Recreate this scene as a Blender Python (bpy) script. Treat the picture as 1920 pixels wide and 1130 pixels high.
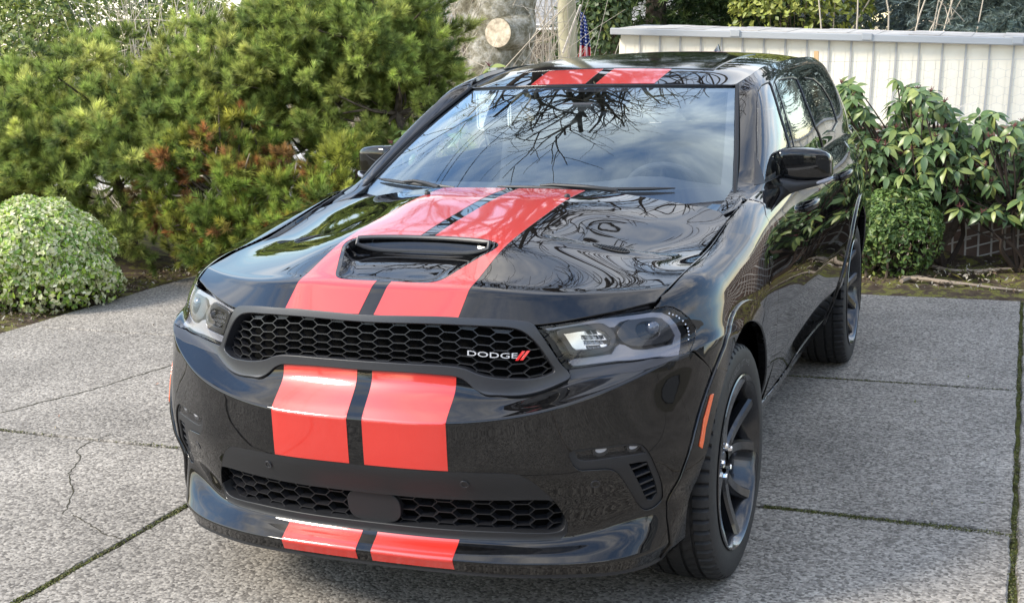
import bpy, math, random
import numpy as np
from mathutils import Vector, Matrix
from mathutils.geometry import delaunay_2d_cdt

random.seed(7)
RNG = np.random.default_rng(11)
for o in list(bpy.data.objects):
    bpy.data.objects.remove(o, do_unlink=True)
scene = bpy.context.scene
COL = scene.collection
R = math.radians

# ------------------------------------------------------------------ camera
CAM_LOC = np.array([1.757, -4.147, 1.745])
YAW, PITCH, ROLL, FPX = R(-21.05), R(-11.06), R(-1.41), 2512.0
IW, IH = 1920.0, 1130.0


def cam_axes():
    cy, sy, cp, sp = math.cos(YAW), math.sin(YAW), math.cos(PITCH), math.sin(PITCH)
    f = np.array([sy * cp, cy * cp, sp])
    r = np.array([cy, -sy, 0.0])
    u = np.cross(r, f)
    cr, sr = math.cos(ROLL), math.sin(ROLL)
    return cr * r + sr * u, -sr * r + cr * u, f


AX_R, AX_U, AX_F = cam_axes()
cam_data = bpy.data.cameras.new('camera')
cam = bpy.data.objects.new('camera', cam_data)
COL.objects.link(cam)
m = Matrix(((AX_R[0], AX_U[0], -AX_F[0], CAM_LOC[0]),
            (AX_R[1], AX_U[1], -AX_F[1], CAM_LOC[1]),
            (AX_R[2], AX_U[2], -AX_F[2], CAM_LOC[2]),
            (0, 0, 0, 1)))
cam.matrix_world = m
cam_data.sensor_width = 36.0
cam_data.lens = 36.0 * FPX / IW
cam_data.clip_start = 0.05
cam_data.clip_end = 2000.0
scene.camera = cam

# ------------------------------------------------------------------ sky, sun, exposure
SUN_DIR = Vector((-0.62, -0.52, 0.62)).normalized()      # towards the sun
world = bpy.data.worlds.new('World')
scene.world = world
world.use_nodes = True
wn, wl = world.node_tree.nodes, world.node_tree.links
wn.clear()
w_out = wn.new('ShaderNodeOutputWorld')
w_bg = wn.new('ShaderNodeBackground')
w_sky = wn.new('ShaderNodeTexSky')
w_sky.sky_type = 'NISHITA'
w_sky.sun_disc = False
w_sky.sun_elevation = math.asin(SUN_DIR.z)
w_sky.sun_rotation = math.atan2(SUN_DIR.x, SUN_DIR.y)
w_sky.air_density = 1.6
w_sky.dust_density = 0.25
w_tc = wn.new('ShaderNodeTexCoord')
w_map = wn.new('ShaderNodeMapping')
w_map.inputs['Scale'].default_value = (1.0, 1.0, 2.4)
w_noise = wn.new('ShaderNodeTexNoise')
w_noise.inputs['Scale'].default_value = 2.3
w_noise.inputs['Detail'].default_value = 9.0
w_noise.inputs['Roughness'].default_value = 0.58
w_noise.inputs['Distortion'].default_value = 0.35
w_ramp = wn.new('ShaderNodeValToRGB')
w_ramp.color_ramp.elements[0].position = 0.42
w_ramp.color_ramp.elements[0].color = (.06, .06, .06, 1)
w_ramp.color_ramp.elements[1].position = 0.66
w_n2 = wn.new('ShaderNodeTexNoise')
w_n2.inputs['Scale'].default_value = 5.0
w_n2.inputs['Detail'].default_value = 6.0
w_cc = wn.new('ShaderNodeValToRGB')
w_cc.color_ramp.elements[0].position = 0.3
w_cc.color_ramp.elements[0].color = (8.6, 8.7, 9.0, 1)
w_cc.color_ramp.elements[1].position = 0.7
w_cc.color_ramp.elements[1].color = (18.0, 17.3, 16.4, 1)
w_mix = wn.new('ShaderNodeMix')
w_mix.data_type = 'RGBA'
wl.new(w_tc.outputs['Generated'], w_map.inputs['Vector'])
wl.new(w_map.outputs['Vector'], w_noise.inputs['Vector'])
wl.new(w_map.outputs['Vector'], w_n2.inputs['Vector'])
wl.new(w_noise.outputs['Fac'], w_ramp.inputs['Fac'])
wl.new(w_n2.outputs['Fac'], w_cc.inputs['Fac'])
wl.new(w_ramp.outputs['Color'], w_mix.inputs['Factor'])
w_gain = wn.new('ShaderNodeVectorMath')
w_gain.operation = 'MULTIPLY'
w_gain.inputs[1].default_value = (1.60, 1.82, 2.15)
wl.new(w_sky.outputs['Color'], w_gain.inputs[0])
wl.new(w_gain.outputs['Vector'], w_mix.inputs['A'])
wl.new(w_cc.outputs['Color'], w_mix.inputs['B'])
wl.new(w_mix.outputs['Result'], w_bg.inputs['Color'])
w_bg.inputs['Strength'].default_value = 0.13
wl.new(w_bg.outputs['Background'], w_out.inputs['Surface'])

sun_data = bpy.data.lights.new('sun', 'SUN')
sun_data.energy = 4.2
sun_data.angle = R(16.0)
sun_data.color = (1.0, 0.92, 0.80)
sun = bpy.data.objects.new('sun', sun_data)
COL.objects.link(sun)
sun.rotation_euler = SUN_DIR.to_track_quat('Z', 'Y').to_euler()

scene.view_settings.view_transform = 'Standard'
scene.view_settings.look = 'None'
scene.view_settings.gamma = 1.0
scene.view_settings.exposure = 0.50

# ------------------------------------------------------------------ helpers: materials
MATS = {}


def principled(name, color, rough=0.5, metal=0.0, spec=0.5, coat=0.0, coat_rough=0.03, **kw):
    if name in MATS:
        return MATS[name]
    m = bpy.data.materials.new(name)
    m.use_nodes = True
    b = m.node_tree.nodes['Principled BSDF']
    b.inputs['Base Color'].default_value = (*color, 1)
    b.inputs['Roughness'].default_value = rough
    b.inputs['Metallic'].default_value = metal
    b.inputs['Specular IOR Level'].default_value = spec
    b.inputs['Coat Weight'].default_value = coat
    b.inputs['Coat Roughness'].default_value = coat_rough
    for k, v in kw.items():
        b.inputs[k.replace('_', ' ')].default_value = v
    MATS[name] = m
    return m


def nodes(m):
    nt = m.node_tree
    return nt.nodes, nt.links, nt.nodes['Principled BSDF']


def add_noise(m, scale, lo, hi, c0, c1, detail=6.0, rough=0.6, sock='Base Color', coord='Object', bump=0.0, bump_dist=0.01):
    n, l, b = nodes(m)
    tc = n.new('ShaderNodeTexCoord')
    nz = n.new('ShaderNodeTexNoise')
    nz.inputs['Scale'].default_value = scale
    nz.inputs['Detail'].default_value = detail
    nz.inputs['Roughness'].default_value = rough
    l.new(tc.outputs[coord], nz.inputs['Vector'])
    rp = n.new('ShaderNodeValToRGB')
    rp.color_ramp.elements[0].position = lo
    rp.color_ramp.elements[1].position = hi
    rp.color_ramp.elements[0].color = (*c0, 1)
    rp.color_ramp.elements[1].color = (*c1, 1)
    l.new(nz.outputs['Fac'], rp.inputs['Fac'])
    l.new(rp.outputs['Color'], b.inputs[sock])
    if bump:
        bp = n.new('ShaderNodeBump')
        bp.inputs['Strength'].default_value = bump
        bp.inputs['Distance'].default_value = bump_dist
        l.new(nz.outputs['Fac'], bp.inputs['Height'])
        l.new(bp.outputs['Normal'], b.inputs['Normal'])
    return nz, rp


# ------------------------------------------------------------------ helpers: objects
def tag(o, label=None, cat=None, group=None, kind=None):
    if label: o['label'] = label
    if cat: o['category'] = cat
    if group: o['group'] = group
    if kind: o['kind'] = kind
    return o


def empty(name, loc=(0, 0, 0), rz=0.0):
    o = bpy.data.objects.new(name, None)
    o.empty_display_size = 0.1
    o.location = loc
    o.rotation_euler = (0, 0, rz)
    COL.objects.link(o)
    return o


def mesh_data(name, V, F, mat=None, smooth=True, normals=None, sharp=None):
    """V (n,3); F list of tuples or (m,k) int array."""
    me = bpy.data.meshes.new(name)
    V = np.asarray(V, dtype=np.float32)
    if isinstance(F, np.ndarray):
        k = F.shape[1]
        me.vertices.add(len(V))
        me.vertices.foreach_set('co', V.ravel())
        me.loops.add(F.size)
        me.loops.foreach_set('vertex_index', F.astype(np.int32).ravel())
        me.polygons.add(len(F))
        me.polygons.foreach_set('loop_start', np.arange(0, F.size, k, dtype=np.int32))
        me.update(calc_edges=True)
    else:
        me.from_pydata(V.tolist(), [], [tuple(int(i) for i in f) for f in F])
        me.update()
    if smooth:
        me.shade_smooth()
    if sharp is not None:
        me.set_sharp_from_angle(angle=R(sharp))
    if mat is not None:
        me.materials.append(mat)
    if normals is not None:
        me.normals_split_custom_set_from_vertices(np.asarray(normals, dtype=np.float32).tolist())
    return me


def obj(name, me, parent=None):
    o = bpy.data.objects.new(name, me)
    COL.objects.link(o)
    if parent is not None:
        o.parent = parent
    return o


def mobj(name, V, F, mat, parent=None, smooth=True, normals=None, sharp=None):
    return obj(name, mesh_data(name, V, F, mat, smooth, normals, sharp), parent)


class MB:
    """collects shapes into one mesh"""
    def __init__(self):
        self.V, self.F, self.n = [], [], 0

    def add(self, V, F):
        V = np.asarray(V, float).reshape(-1, 3)
        self.V.append(V)
        self.F += [tuple(int(i) + self.n for i in f) for f in F]
        self.n += len(V)
        return self

    def box(self, c, s, rot=None, bevel=0.0):
        c = np.asarray(c, float)
        h = np.asarray(s, float) / 2
        if bevel <= 0:
            P = np.array([[x, y, z] for x in (-1, 1) for y in (-1, 1) for z in (-1, 1)], float) * h
            F = [(0, 1, 3, 2), (4, 6, 7, 5), (0, 4, 5, 1), (2, 3, 7, 6), (0, 2, 6, 4), (1, 5, 7, 3)]
        else:
            b = bevel
            P, F = [], []
            idx = {}
            for ax in range(3):
                for sgn in (-1, 1):
                    o1, o2 = [(1, 2), (2, 0), (0, 1)][ax]
                    q = []
                    for a, bb in ((-1, -1), (1, -1), (1, 1), (-1, 1)):
                        p = np.zeros(3)
                        p[ax] = sgn * h[ax]
                        p[o1] = a * (h[o1] - b)
                        p[o2] = bb * (h[o2] - b)
                        idx[(ax, sgn, a if o1 < o2 else bb, bb if o1 < o2 else a)] = len(P)
                        q.append(len(P))
                        P.append(p)
                    F.append(tuple(q if sgn > 0 else q[::-1]))
            P = np.array(P)
            def gi(ax, s):
                o = [i for i in range(3) if i != ax]
                return idx[(ax, s[ax], s[o[0]], s[o[1]])]
            for ax in range(3):
                o1, o2 = [i for i in range(3) if i != ax]
                for s1 in (-1, 1):
                    for s2 in (-1, 1):
                        q = []
                        for sa in (-1, 1):
                            s = [0, 0, 0]; s[ax] = sa; s[o1] = s1; s[o2] = s2
                            q.append((gi(o1, s), gi(o2, s)))
                        F.append((q[0][0], q[0][1], q[1][1], q[1][0]))
            for sx in (-1, 1):
                for sy in (-1, 1):
                    for sz in (-1, 1):
                        s = (sx, sy, sz)
                        F.append((gi(0, s), gi(1, s), gi(2, s)))
        if rot is not None:
            P = P @ np.array(rot.to_3x3()).T if hasattr(rot, 'to_3x3') else P @ np.asarray(rot).T
        return self.add(P + c, F)

    def tube(self, path, r, n=8, caps=True):
        path = np.asarray(path, float)
        m = len(path)
        r = np.broadcast_to(np.asarray(r, float), (m,))
        T = np.gradient(path, axis=0)
        T /= np.linalg.norm(T, axis=1)[:, None] + 1e-12
        up = np.array([0, 0, 1.0]) if abs(T[0][2]) < .9 else np.array([1.0, 0, 0])
        V = []
        a = np.linspace(0, 2 * math.pi, n, endpoint=False)
        N = np.cross(T[0], up); N /= np.linalg.norm(N)
        for i in range(m):
            N = N - T[i] * (N @ T[i]); N /= np.linalg.norm(N) + 1e-12
            B = np.cross(T[i], N)
            V.append(path[i] + r[i] * (np.cos(a)[:, None] * N + np.sin(a)[:, None] * B))
        F = []
        for i in range(m - 1):
            for j in range(n):
                k = (j + 1) % n
                F.append((i * n + j, i * n + k, (i + 1) * n + k, (i + 1) * n + j))
        if caps:
            F.append(tuple(range(n))[::-1])
            F.append(tuple(range((m - 1) * n, m * n)))
        return self.add(np.vstack(V), F)

    def lathe(self, prof, c=(0, 0, 0), axis='z', n=32, closed=False):
        """prof: (r, h) pairs around an axis"""
        prof = np.asarray(prof, float)
        a = np.linspace(0, 2 * math.pi, n, endpoint=False)
        V = []
        for r, h in prof:
            p = np.stack([r * np.cos(a), r * np.sin(a), np.full(n, h)], 1)
            V.append(p)
        V = np.vstack(V)
        if axis == 'x':
            V = V[:, [2, 0, 1]]
        elif axis == 'y':
            V = V[:, [1, 2, 0]]
        F = []
        m = len(prof)
        for i in range(m - 1 + (1 if closed else 0)):
            i2 = (i + 1) % m
            for j in range(n):
                k = (j + 1) % n
                F.append((i * n + j, i * n + k, i2 * n + k, i2 * n + j))
        return self.add(V + np.asarray(c, float), F)

    def mirror_x(self):
        out = MB()
        out.V = [np.vstack(self.V) * np.array([-1, 1, 1])]
        out.F = [f[::-1] for f in self.F]
        out.n = self.n
        return out

    def data(self, name, mat, smooth=True, sharp=35):
        return mesh_data(name, np.vstack(self.V), self.F, mat, smooth, None, sharp)

    def build(self, name, mat, parent=None, smooth=True, sharp=35):
        return obj(name, self.data(name, mat, smooth, sharp), parent)


# ------------------------------------------------------------------ spline surfaces
def nat_spline(t, Y):
    """natural cubic spline second derivatives; Y (n, ...)"""
    n = len(t)
    h = np.diff(t)
    A = np.zeros((n, n))
    A[0, 0] = A[-1, -1] = 1
    for i in range(1, n - 1):
        A[i, i - 1], A[i, i], A[i, i + 1] = h[i - 1], 2 * (h[i - 1] + h[i]), h[i]
    sh = (slice(None),) + (None,) * (Y.ndim - 1)
    B = np.zeros_like(Y)
    d = (Y[1:] - Y[:-1]) / h[sh]
    B[1:-1] = 6 * (d[1:] - d[:-1])
    return np.linalg.solve(A, B.reshape(n, -1)).reshape(Y.shape)


def nat_eval(t, Y, M, x):
    i = np.clip(np.searchsorted(t, x) - 1, 0, len(t) - 2)
    h = t[i + 1] - t[i]
    sh = (slice(None),) + (None,) * (Y.ndim - 1)
    a = ((t[i + 1] - x) / h)[sh]
    b = ((x - t[i]) / h)[sh]
    hh = h[sh]
    return a * Y[i] + b * Y[i + 1] + ((a ** 3 - a) * M[i] + (b ** 3 - b) * M[i + 1]) * hh * hh / 6


def pchip_eval(t, F, x):
    """t (n), F (N,n,3), x (N) -> (N,3)"""
    h = np.diff(t)
    d = (F[:, 1:] - F[:, :-1]) / h[None, :, None]
    D = np.empty_like(F)
    w1 = (2 * h[1:] + h[:-1])[None, :, None]
    w2 = (h[1:] + 2 * h[:-1])[None, :, None]
    prod = d[:, :-1] * d[:, 1:]
    with np.errstate(divide='ignore', invalid='ignore'):
        hm = (w1 + w2) / (w1 / d[:, :-1] + w2 / d[:, 1:])
    D[:, 1:-1] = np.where(prod > 0, np.nan_to_num(hm), 0)
    D[:, 0] = d[:, 0]
    D[:, -1] = d[:, -1]
    i = np.clip(np.searchsorted(t, x) - 1, 0, len(t) - 2)
    r = np.arange(len(x))
    hh = h[i]
    s = ((x - t[i]) / hh)[:, None]
    hh = hh[:, None]
    f0, f1, d0, d1 = F[r, i], F[r, i + 1], D[r, i], D[r, i + 1]
    return (f0 * (1 + 2 * s) * (1 - s) ** 2 + f1 * s * s * (3 - 2 * s)
            + hh * (d0 * s * (1 - s) ** 2 - d1 * s * s * (1 - s)))


class Surf:
    """net[i][j]: column i along u, row j along v; mirrored over x=0 if sym."""
    def __init__(self, net, sym=True, uref=None, vref=None, vmode='pchip', post=None):
        P = np.asarray(net, float)
        if sym:
            Mi = P[1:][::-1] * np.array([-1, 1, 1])
            P = np.concatenate([Mi, P], 0)
        self.P, self.sym, self.post = P, sym, post
        ur = P.shape[1] // 2 if uref is None else uref
        du = np.linalg.norm(np.diff(P[:, ur], axis=0), axis=1)
        self.U = np.concatenate([[0], np.cumsum(du)])
        if sym:
            self.U -= self.U[len(self.U) // 2]
        vr = P.shape[0] // 2 if vref is None else vref + (P.shape[0] // 2 if sym else 0)
        dv = np.linalg.norm(np.diff(P[vr], axis=0), axis=1)
        self.Vk = np.concatenate([[0], np.cumsum(dv)])
        self.M = nat_spline(self.U, P)
        self.vmode = vmode
        self.u0, self.u1, self.v1 = self.U[0], self.U[-1], self.Vk[-1]
        self._grid = None

    def at(self, u, v):
        u = np.atleast_1d(np.asarray(u, float)); v = np.atleast_1d(np.asarray(v, float))
        rows = nat_eval(self.U, self.P, self.M, np.clip(u, self.u0, self.u1))
        v = np.clip(v, 0, self.v1)
        if self.vmode == 'pchip':
            X = pchip_eval(self.Vk, rows, v)
        else:
            Yt = np.swapaxes(rows, 0, 1)
            Mv = nat_spline(self.Vk, Yt)
            i = np.clip(np.searchsorted(self.Vk, v) - 1, 0, len(self.Vk) - 2)
            h = (self.Vk[i + 1] - self.Vk[i])
            a = ((self.Vk[i + 1] - v) / h)[:, None]; b = 1 - a
            r = np.arange(len(v))
            X = a * Yt[i, r] + b * Yt[i + 1, r] + ((a ** 3 - a) * Mv[i, r] + (b ** 3 - b) * Mv[i + 1, r]) * (h * h)[:, None] / 6
        if self.post:
            X = self.post(X)
        return X

    def nrm(self, u, v, e=1.5e-3):
        u = np.atleast_1d(np.asarray(u, float)); v = np.atleast_1d(np.asarray(v, float))
        ua, ub = np.clip(u - e, self.u0, self.u1), np.clip(u + e, self.u0, self.u1)
        va, vb = np.clip(v - e, 0, self.v1), np.clip(v + e, 0, self.v1)
        n = np.cross(self.at(ub, v) - self.at(ua, v), self.at(u, vb) - self.at(u, va))
        return n / (np.linalg.norm(n, axis=1)[:, None] + 1e-15)

    def grid(self):
        if self._grid is None:
            uu = np.linspace(self.u0, self.u1, 420); vv = np.linspace(0, self.v1, 160)
            A, B = np.meshgrid(uu, vv, indexing='ij')
            A, B = A.ravel(), B.ravel()
            self._grid = (A, B, self.at(A, B))
        return self._grid

    def solve(self, fun, target, guess, iters=12):
        """Newton on fun(X)->2 values"""
        u, v = guess
        e = 1e-4
        for _ in range(iters):
            X = self.at([u, u + e, u], [v, v, v + e])
            q = np.array([fun(x) for x in X])
            J = np.stack([(q[1] - q[0]) / e, (q[2] - q[0]) / e], 1)
            try:
                d = np.linalg.solve(J, np.asarray(target) - q[0])
            except np.linalg.LinAlgError:
                break
            s = min(1.0, 0.15 / (np.abs(d).max() + 1e-9))
            u = float(np.clip(u + s * d[0], self.u0, self.u1)); v = float(np.clip(v + s * d[1], 0, self.v1))
        return u, v

    def px(self, pts, side=1):
        """photo pixels -> (u, v) on this surface (nearest sheet that faces the lens)"""
        A, B, X = self.grid()
        N = None
        q, dep = project(X)
        facing = np.einsum('ij,ij->i', self.nrm(A, B), X - CAM_LOC) < 0 if not hasattr(self, '_fac') else self._fac
        self._fac = facing
        out = []
        for p in pts:
            d = np.hypot(q[:, 0] - p[0], q[:, 1] - p[1]) + np.where(facing, 0, 60.0)
            if self.sym and side:
                d = d + np.where(A * side >= -0.02, 0, 1e4)
            k = int(np.argmin(d))
            out.append(self.solve(lambda x: project(x[None])[0][0], p, (A[k], B[k])))
        return out

    def proj2(self, pts, axes, side=1):
        """(a, b) in two world axes -> (u, v)"""
        A, B, X = self.grid()
        out = []
        for p in pts:
            d = np.hypot(X[:, axes[0]] - p[0], X[:, axes[1]] - p[1])
            if self.sym and side:
                d = d + np.where(A * side >= -0.02, 0, 1e4)
            k = int(np.argmin(d))
            out.append(self.solve(lambda x: np.array([x[axes[0]], x[axes[1]]]), p, (A[k], B[k])))
        return out


def project(X):
    d = np.atleast_2d(X) - CAM_LOC
    z = d @ AX_F
    return np.stack([IW / 2 + FPX * (d @ AX_R) / z, IH / 2 - FPX * (d @ AX_U) / z], 1), z


def ray(px, py):
    return AX_F + AX_R * (px - IW / 2) / FPX - AX_U * (py - IH / 2) / FPX


def at_z(px, py, z=0.0):
    d = ray(px, py)
    return CAM_LOC + d * (z - CAM_LOC[2]) / d[2]


def at_y(px, py, y):
    d = ray(px, py)
    return CAM_LOC + d * (y - CAM_LOC[1]) / d[1]


def at_x(px, py, x):
    d = ray(px, py)
    return CAM_LOC + d * (x - CAM_LOC[0]) / d[0]


# ------------------------------------------------------------------ 2d polygons
def resample(P, step, closed=True):
    P = np.asarray(P, float)
    Q = np.vstack([P, P[:1]]) if closed else P
    out = []
    for a, b in zip(Q[:-1], Q[1:]):
        n = max(1, int(math.ceil(np.linalg.norm(b - a) / step)))
        for k in range(n):
            out.append(a + (b - a) * k / n)
    if not closed:
        out.append(Q[-1])
    return np.array(out)


def smooth_poly(P, closed=True, n=6):
    """centripetal-ish Catmull-Rom through the points"""
    P = np.asarray(P, float)
    m = len(P)
    out = []
    rng = range(m if closed else m - 1)
    for i in rng:
        if closed:
            p0, p1, p2, p3 = P[(i - 1) % m], P[i], P[(i + 1) % m], P[(i + 2) % m]
        else:
            p0, p1, p2, p3 = P[max(i - 1, 0)], P[i], P[i + 1], P[min(i + 2, m - 1)]
        t0 = 0.0
        t1 = t0 + math.sqrt(np.linalg.norm(p1 - p0) + 1e-9)
        t2 = t1 + math.sqrt(np.linalg.norm(p2 - p1) + 1e-9)
        t3 = t2 + math.sqrt(np.linalg.norm(p3 - p2) + 1e-9)
        for k in range(n):
            t = t1 + (t2 - t1) * k / n
            A1 = p1 if t1 - t0 < 1e-4 else (t1 - t) / (t1 - t0) * p0 + (t - t0) / (t1 - t0) * p1
            A2 = (t2 - t) / (t2 - t1) * p1 + (t - t1) / (t2 - t1) * p2
            A3 = p2 if t3 - t2 < 1e-4 else (t3 - t) / (t3 - t2) * p2 + (t - t2) / (t3 - t2) * p3
            B1 = (t2 - t) / (t2 - t0) * A1 + (t - t0) / (t2 - t0) * A2
            B2 = (t3 - t) / (t3 - t1) * A2 + (t - t1) / (t3 - t1) * A3
            out.append((t2 - t) / (t2 - t1) * B1 + (t - t1) / (t2 - t1) * B2)
    if not closed:
        out.append(P[-1])
    return np.array(out)


def area2(P):
    x, y = P[:, 0], P[:, 1]
    return 0.5 * np.sum(x * np.roll(y, -1) - np.roll(x, -1) * y)


def ccw(P):
    P = np.asarray(P, float)
    return P if area2(P) > 0 else P[::-1].copy()


def inset(P, d):
    """shrink a ccw polygon by d"""
    P = ccw(P)
    a = P - np.roll(P, 1, 0)
    b = np.roll(P, -1, 0) - P
    na = np.stack([-a[:, 1], a[:, 0]], 1) / (np.linalg.norm(a, axis=1)[:, None] + 1e-12)
    nb = np.stack([-b[:, 1], b[:, 0]], 1) / (np.linalg.norm(b, axis=1)[:, None] + 1e-12)
    n = na + nb
    ln = np.linalg.norm(n, axis=1)[:, None]
    n = n / np.maximum(ln, 1e-6)
    c = np.maximum(np.sum(n * nb, 1), 0.45)[:, None]
    return P + n * d / c


def inside(P, Q):
    """points Q inside polygon P"""
    x, y = Q[:, 0], Q[:, 1]
    r = np.zeros(len(Q), bool)
    px, py = P[:, 0], P[:, 1]
    j = len(P) - 1
    for i in range(len(P)):
        if py[i] != py[j]:
            c = ((py[i] > y) != (py[j] > y)) & (x < (px[j] - px[i]) * (y - py[i]) / (py[j] - py[i]) + px[i])
            r ^= c
        j = i
    return r


def seg_dist(P, Q):
    """distance of points Q to closed polyline P"""
    best = np.full(len(Q), 1e9)
    A = P; B = np.roll(P, -1, 0)
    for a, b in zip(A, B):
        ab = b - a
        t = np.clip(((Q - a) @ ab) / (ab @ ab + 1e-15), 0, 1)
        best = np.minimum(best, np.linalg.norm(Q - a - t[:, None] * ab, axis=1))
    return best


def trim(outline, holes=(), step=0.02, lines=()):
    """constrained triangulation of a trimmed region; returns pts, tris, loops (index lists)"""
    outline = ccw(resample(outline, step))
    holes = [ccw(resample(h, step)) for h in holes]
    lo, hi = outline.min(0), outline.max(0)
    gx = np.arange(lo[0] + step * .5, hi[0], step)
    gy = np.arange(lo[1] + step * .5, hi[1], step)
    G = np.stack(np.meshgrid(gx, gy, indexing='ij'), -1).reshape(-1, 2)
    G = G[inside(outline, G)]
    for h in holes:
        G = G[~inside(h, G)]
    for pl in [outline] + holes:
        G = G[seg_dist(pl, G) > step * .45]
    pts, edges, loops = [], [], []
    for pl in [outline] + holes:
        k = len(pts)
        pts += pl.tolist()
        loops.append(list(range(k, k + len(pl))))
        edges += [(k + i, k + (i + 1) % len(pl)) for i in range(len(pl))]
    pts += G.tolist()
    vo, eo, fo, ov, oe, of = delaunay_2d_cdt([Vector(p) for p in pts], edges, [], 0, 1e-7)
    vo = np.array([(v.x, v.y) for v in vo])
    T = np.array([f for f in fo if len(f) == 3])
    c = vo[T].mean(1)
    keep = inside(outline, c)
    for h in holes:
        keep &= ~inside(h, c)
    T = T[keep]
    a = vo[T]
    ar = (a[:, 1, 0] - a[:, 0, 0]) * (a[:, 2, 1] - a[:, 0, 1]) - (a[:, 2, 0] - a[:, 0, 0]) * (a[:, 1, 1] - a[:, 0, 1])
    T[ar < 0] = T[ar < 0][:, ::-1]
    T = T[np.abs(ar) > 1e-12]
    # boundary loops from the triangles themselves
    E = {}
    for t in T:
        for i in range(3):
            E[(int(t[i]), int(t[(i + 1) % 3]))] = 1
    nxt = {}
    for (i, j) in E:
        if (j, i) not in E:
            nxt.setdefault(i, []).append(j)
    used, bl = set(), []
    for s in list(nxt):
        if s in used:
            continue
        lp, k = [], s
        while k not in used and k in nxt:
            used.add(k); lp.append(k); k = nxt[k][0]
        if len(lp) > 2:
            bl.append(lp)
    us = np.unique(T)
    remap = -np.ones(len(vo), int)
    remap[us] = np.arange(len(us))
    return vo[us], remap[T], [[int(remap[i]) for i in l] for l in bl]


def panel_mesh(surf, outline, holes=(), step=0.02, off=0.0, rim=0.015, bevel=0.002, flip=False):
    P, T, loops = trim(outline, holes, step)
    X = surf.at(P[:, 0], P[:, 1])
    N = surf.nrm(P[:, 0], P[:, 1])
    sg = -1.0 if flip else 1.0
    N = N * sg
    X = X + N * off
    V, NN = [X], [N]
    F = [tuple(t) if not flip else tuple(t[::-1]) for t in T]
    n = len(X)
    if rim > 0:
        for lp in loops:
            lp = np.array(lp)
            A = X[lp]
            t = np.roll(A, -1, 0) - np.roll(A, 1, 0)
            t /= np.linalg.norm(t, axis=1)[:, None] + 1e-12
            out = np.cross(t, N[lp] * sg)
            k = len(lp)
            b1 = A + out * bevel * .6 - N[lp] * bevel
            b2 = A + out * bevel * .6 - N[lp] * rim
            n1 = out + N[lp] * 0.25
            n1 /= np.linalg.norm(n1, axis=1)[:, None]
            V += [b1, b1, b2]; NN += [n1, out, out]
            i1, i2, i3 = n, n + k, n + 2 * k
            for i in range(k):
                j = (i + 1) % k
                q1 = (lp[j], lp[i], i1 + i, i1 + j)
                q2 = (i2 + j, i2 + i, i3 + i, i3 + j)
                if flip:
                    q1, q2 = q1[::-1], q2[::-1]
                F += [q1, q2]
            n += 3 * k
    return np.vstack(V), F, np.vstack(NN)


def panel(name, surf, outline, mat, parent=None, mirror=False, **kw):
    V, F, N = panel_mesh(surf, outline, **kw)
    o = mobj(name, V, F, mat, parent, True, N)
    if mirror:
        Vm = V * np.array([-1, 1, 1])
        Nm = N * np.array([-1, 1, 1])
        o2 = mobj(name, Vm, [f[::-1] for f in F], mat, parent, True, Nm)
        return o, o2
    return o


def ribbon(name, surf, outer, inner, mat, parent=None, mirror=False, rise=0.006, depth=0.02, step=0.012, off=0.0):
    """a raised frame between two closed outlines (rounded front, walls going in)"""
    return panel(name, surf, outer, mat, parent, mirror, holes=[inner], step=step, off=off + rise, rim=depth + rise, bevel=0.004)
# ================================================================== CAR
def paint_black():
    m = principled('black_paint', (0.0035, 0.0036, 0.0042), rough=0.35, spec=0.0, coat=1.0, coat_rough=0.012)
    n, l, b = nodes(m)
    b.inputs['Coat IOR'].default_value = 1.56
    tc = n.new('ShaderNodeTexCoord')
    nz = n.new('ShaderNodeTexNoise'); nz.inputs['Scale'].default_value = 90; nz.inputs['Detail'].default_value = 5
    n2 = n.new('ShaderNodeTexNoise'); n2.inputs['Scale'].default_value = 3.0; n2.inputs['Detail'].default_value = 4
    l.new(tc.outputs['Object'], nz.inputs['Vector']); l.new(tc.outputs['Object'], n2.inputs['Vector'])
    mu = n.new('ShaderNodeMath'); mu.operation = 'MULTIPLY'
    l.new(nz.outputs['Fac'], mu.inputs[0]); l.new(n2.outputs['Fac'], mu.inputs[1])
    rp = n.new('ShaderNodeValToRGB')
    rp.color_ramp.elements[0].position = 0.18; rp.color_ramp.elements[1].position = 0.55
    rp.color_ramp.elements[0].color = (0.0022, 0.0023, 0.0028, 1); rp.color_ramp.elements[1].color = (0.010, 0.0095, 0.009, 1)
    l.new(mu.outputs[0], rp.inputs['Fac']); l.new(rp.outputs['Color'], b.inputs['Base Color'])
    rr = n.new('ShaderNodeMapRange')
    rr.inputs['From Min'].default_value = 0.2; rr.inputs['From Max'].default_value = 0.6
    rr.inputs['To Min'].default_value = 0.012; rr.inputs['To Max'].default_value = 0.03
    l.new(mu.outputs[0], rr.inputs['Value']); l.new(rr.outputs['Result'], b.inputs['Coat Roughness'])
    return m


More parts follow.
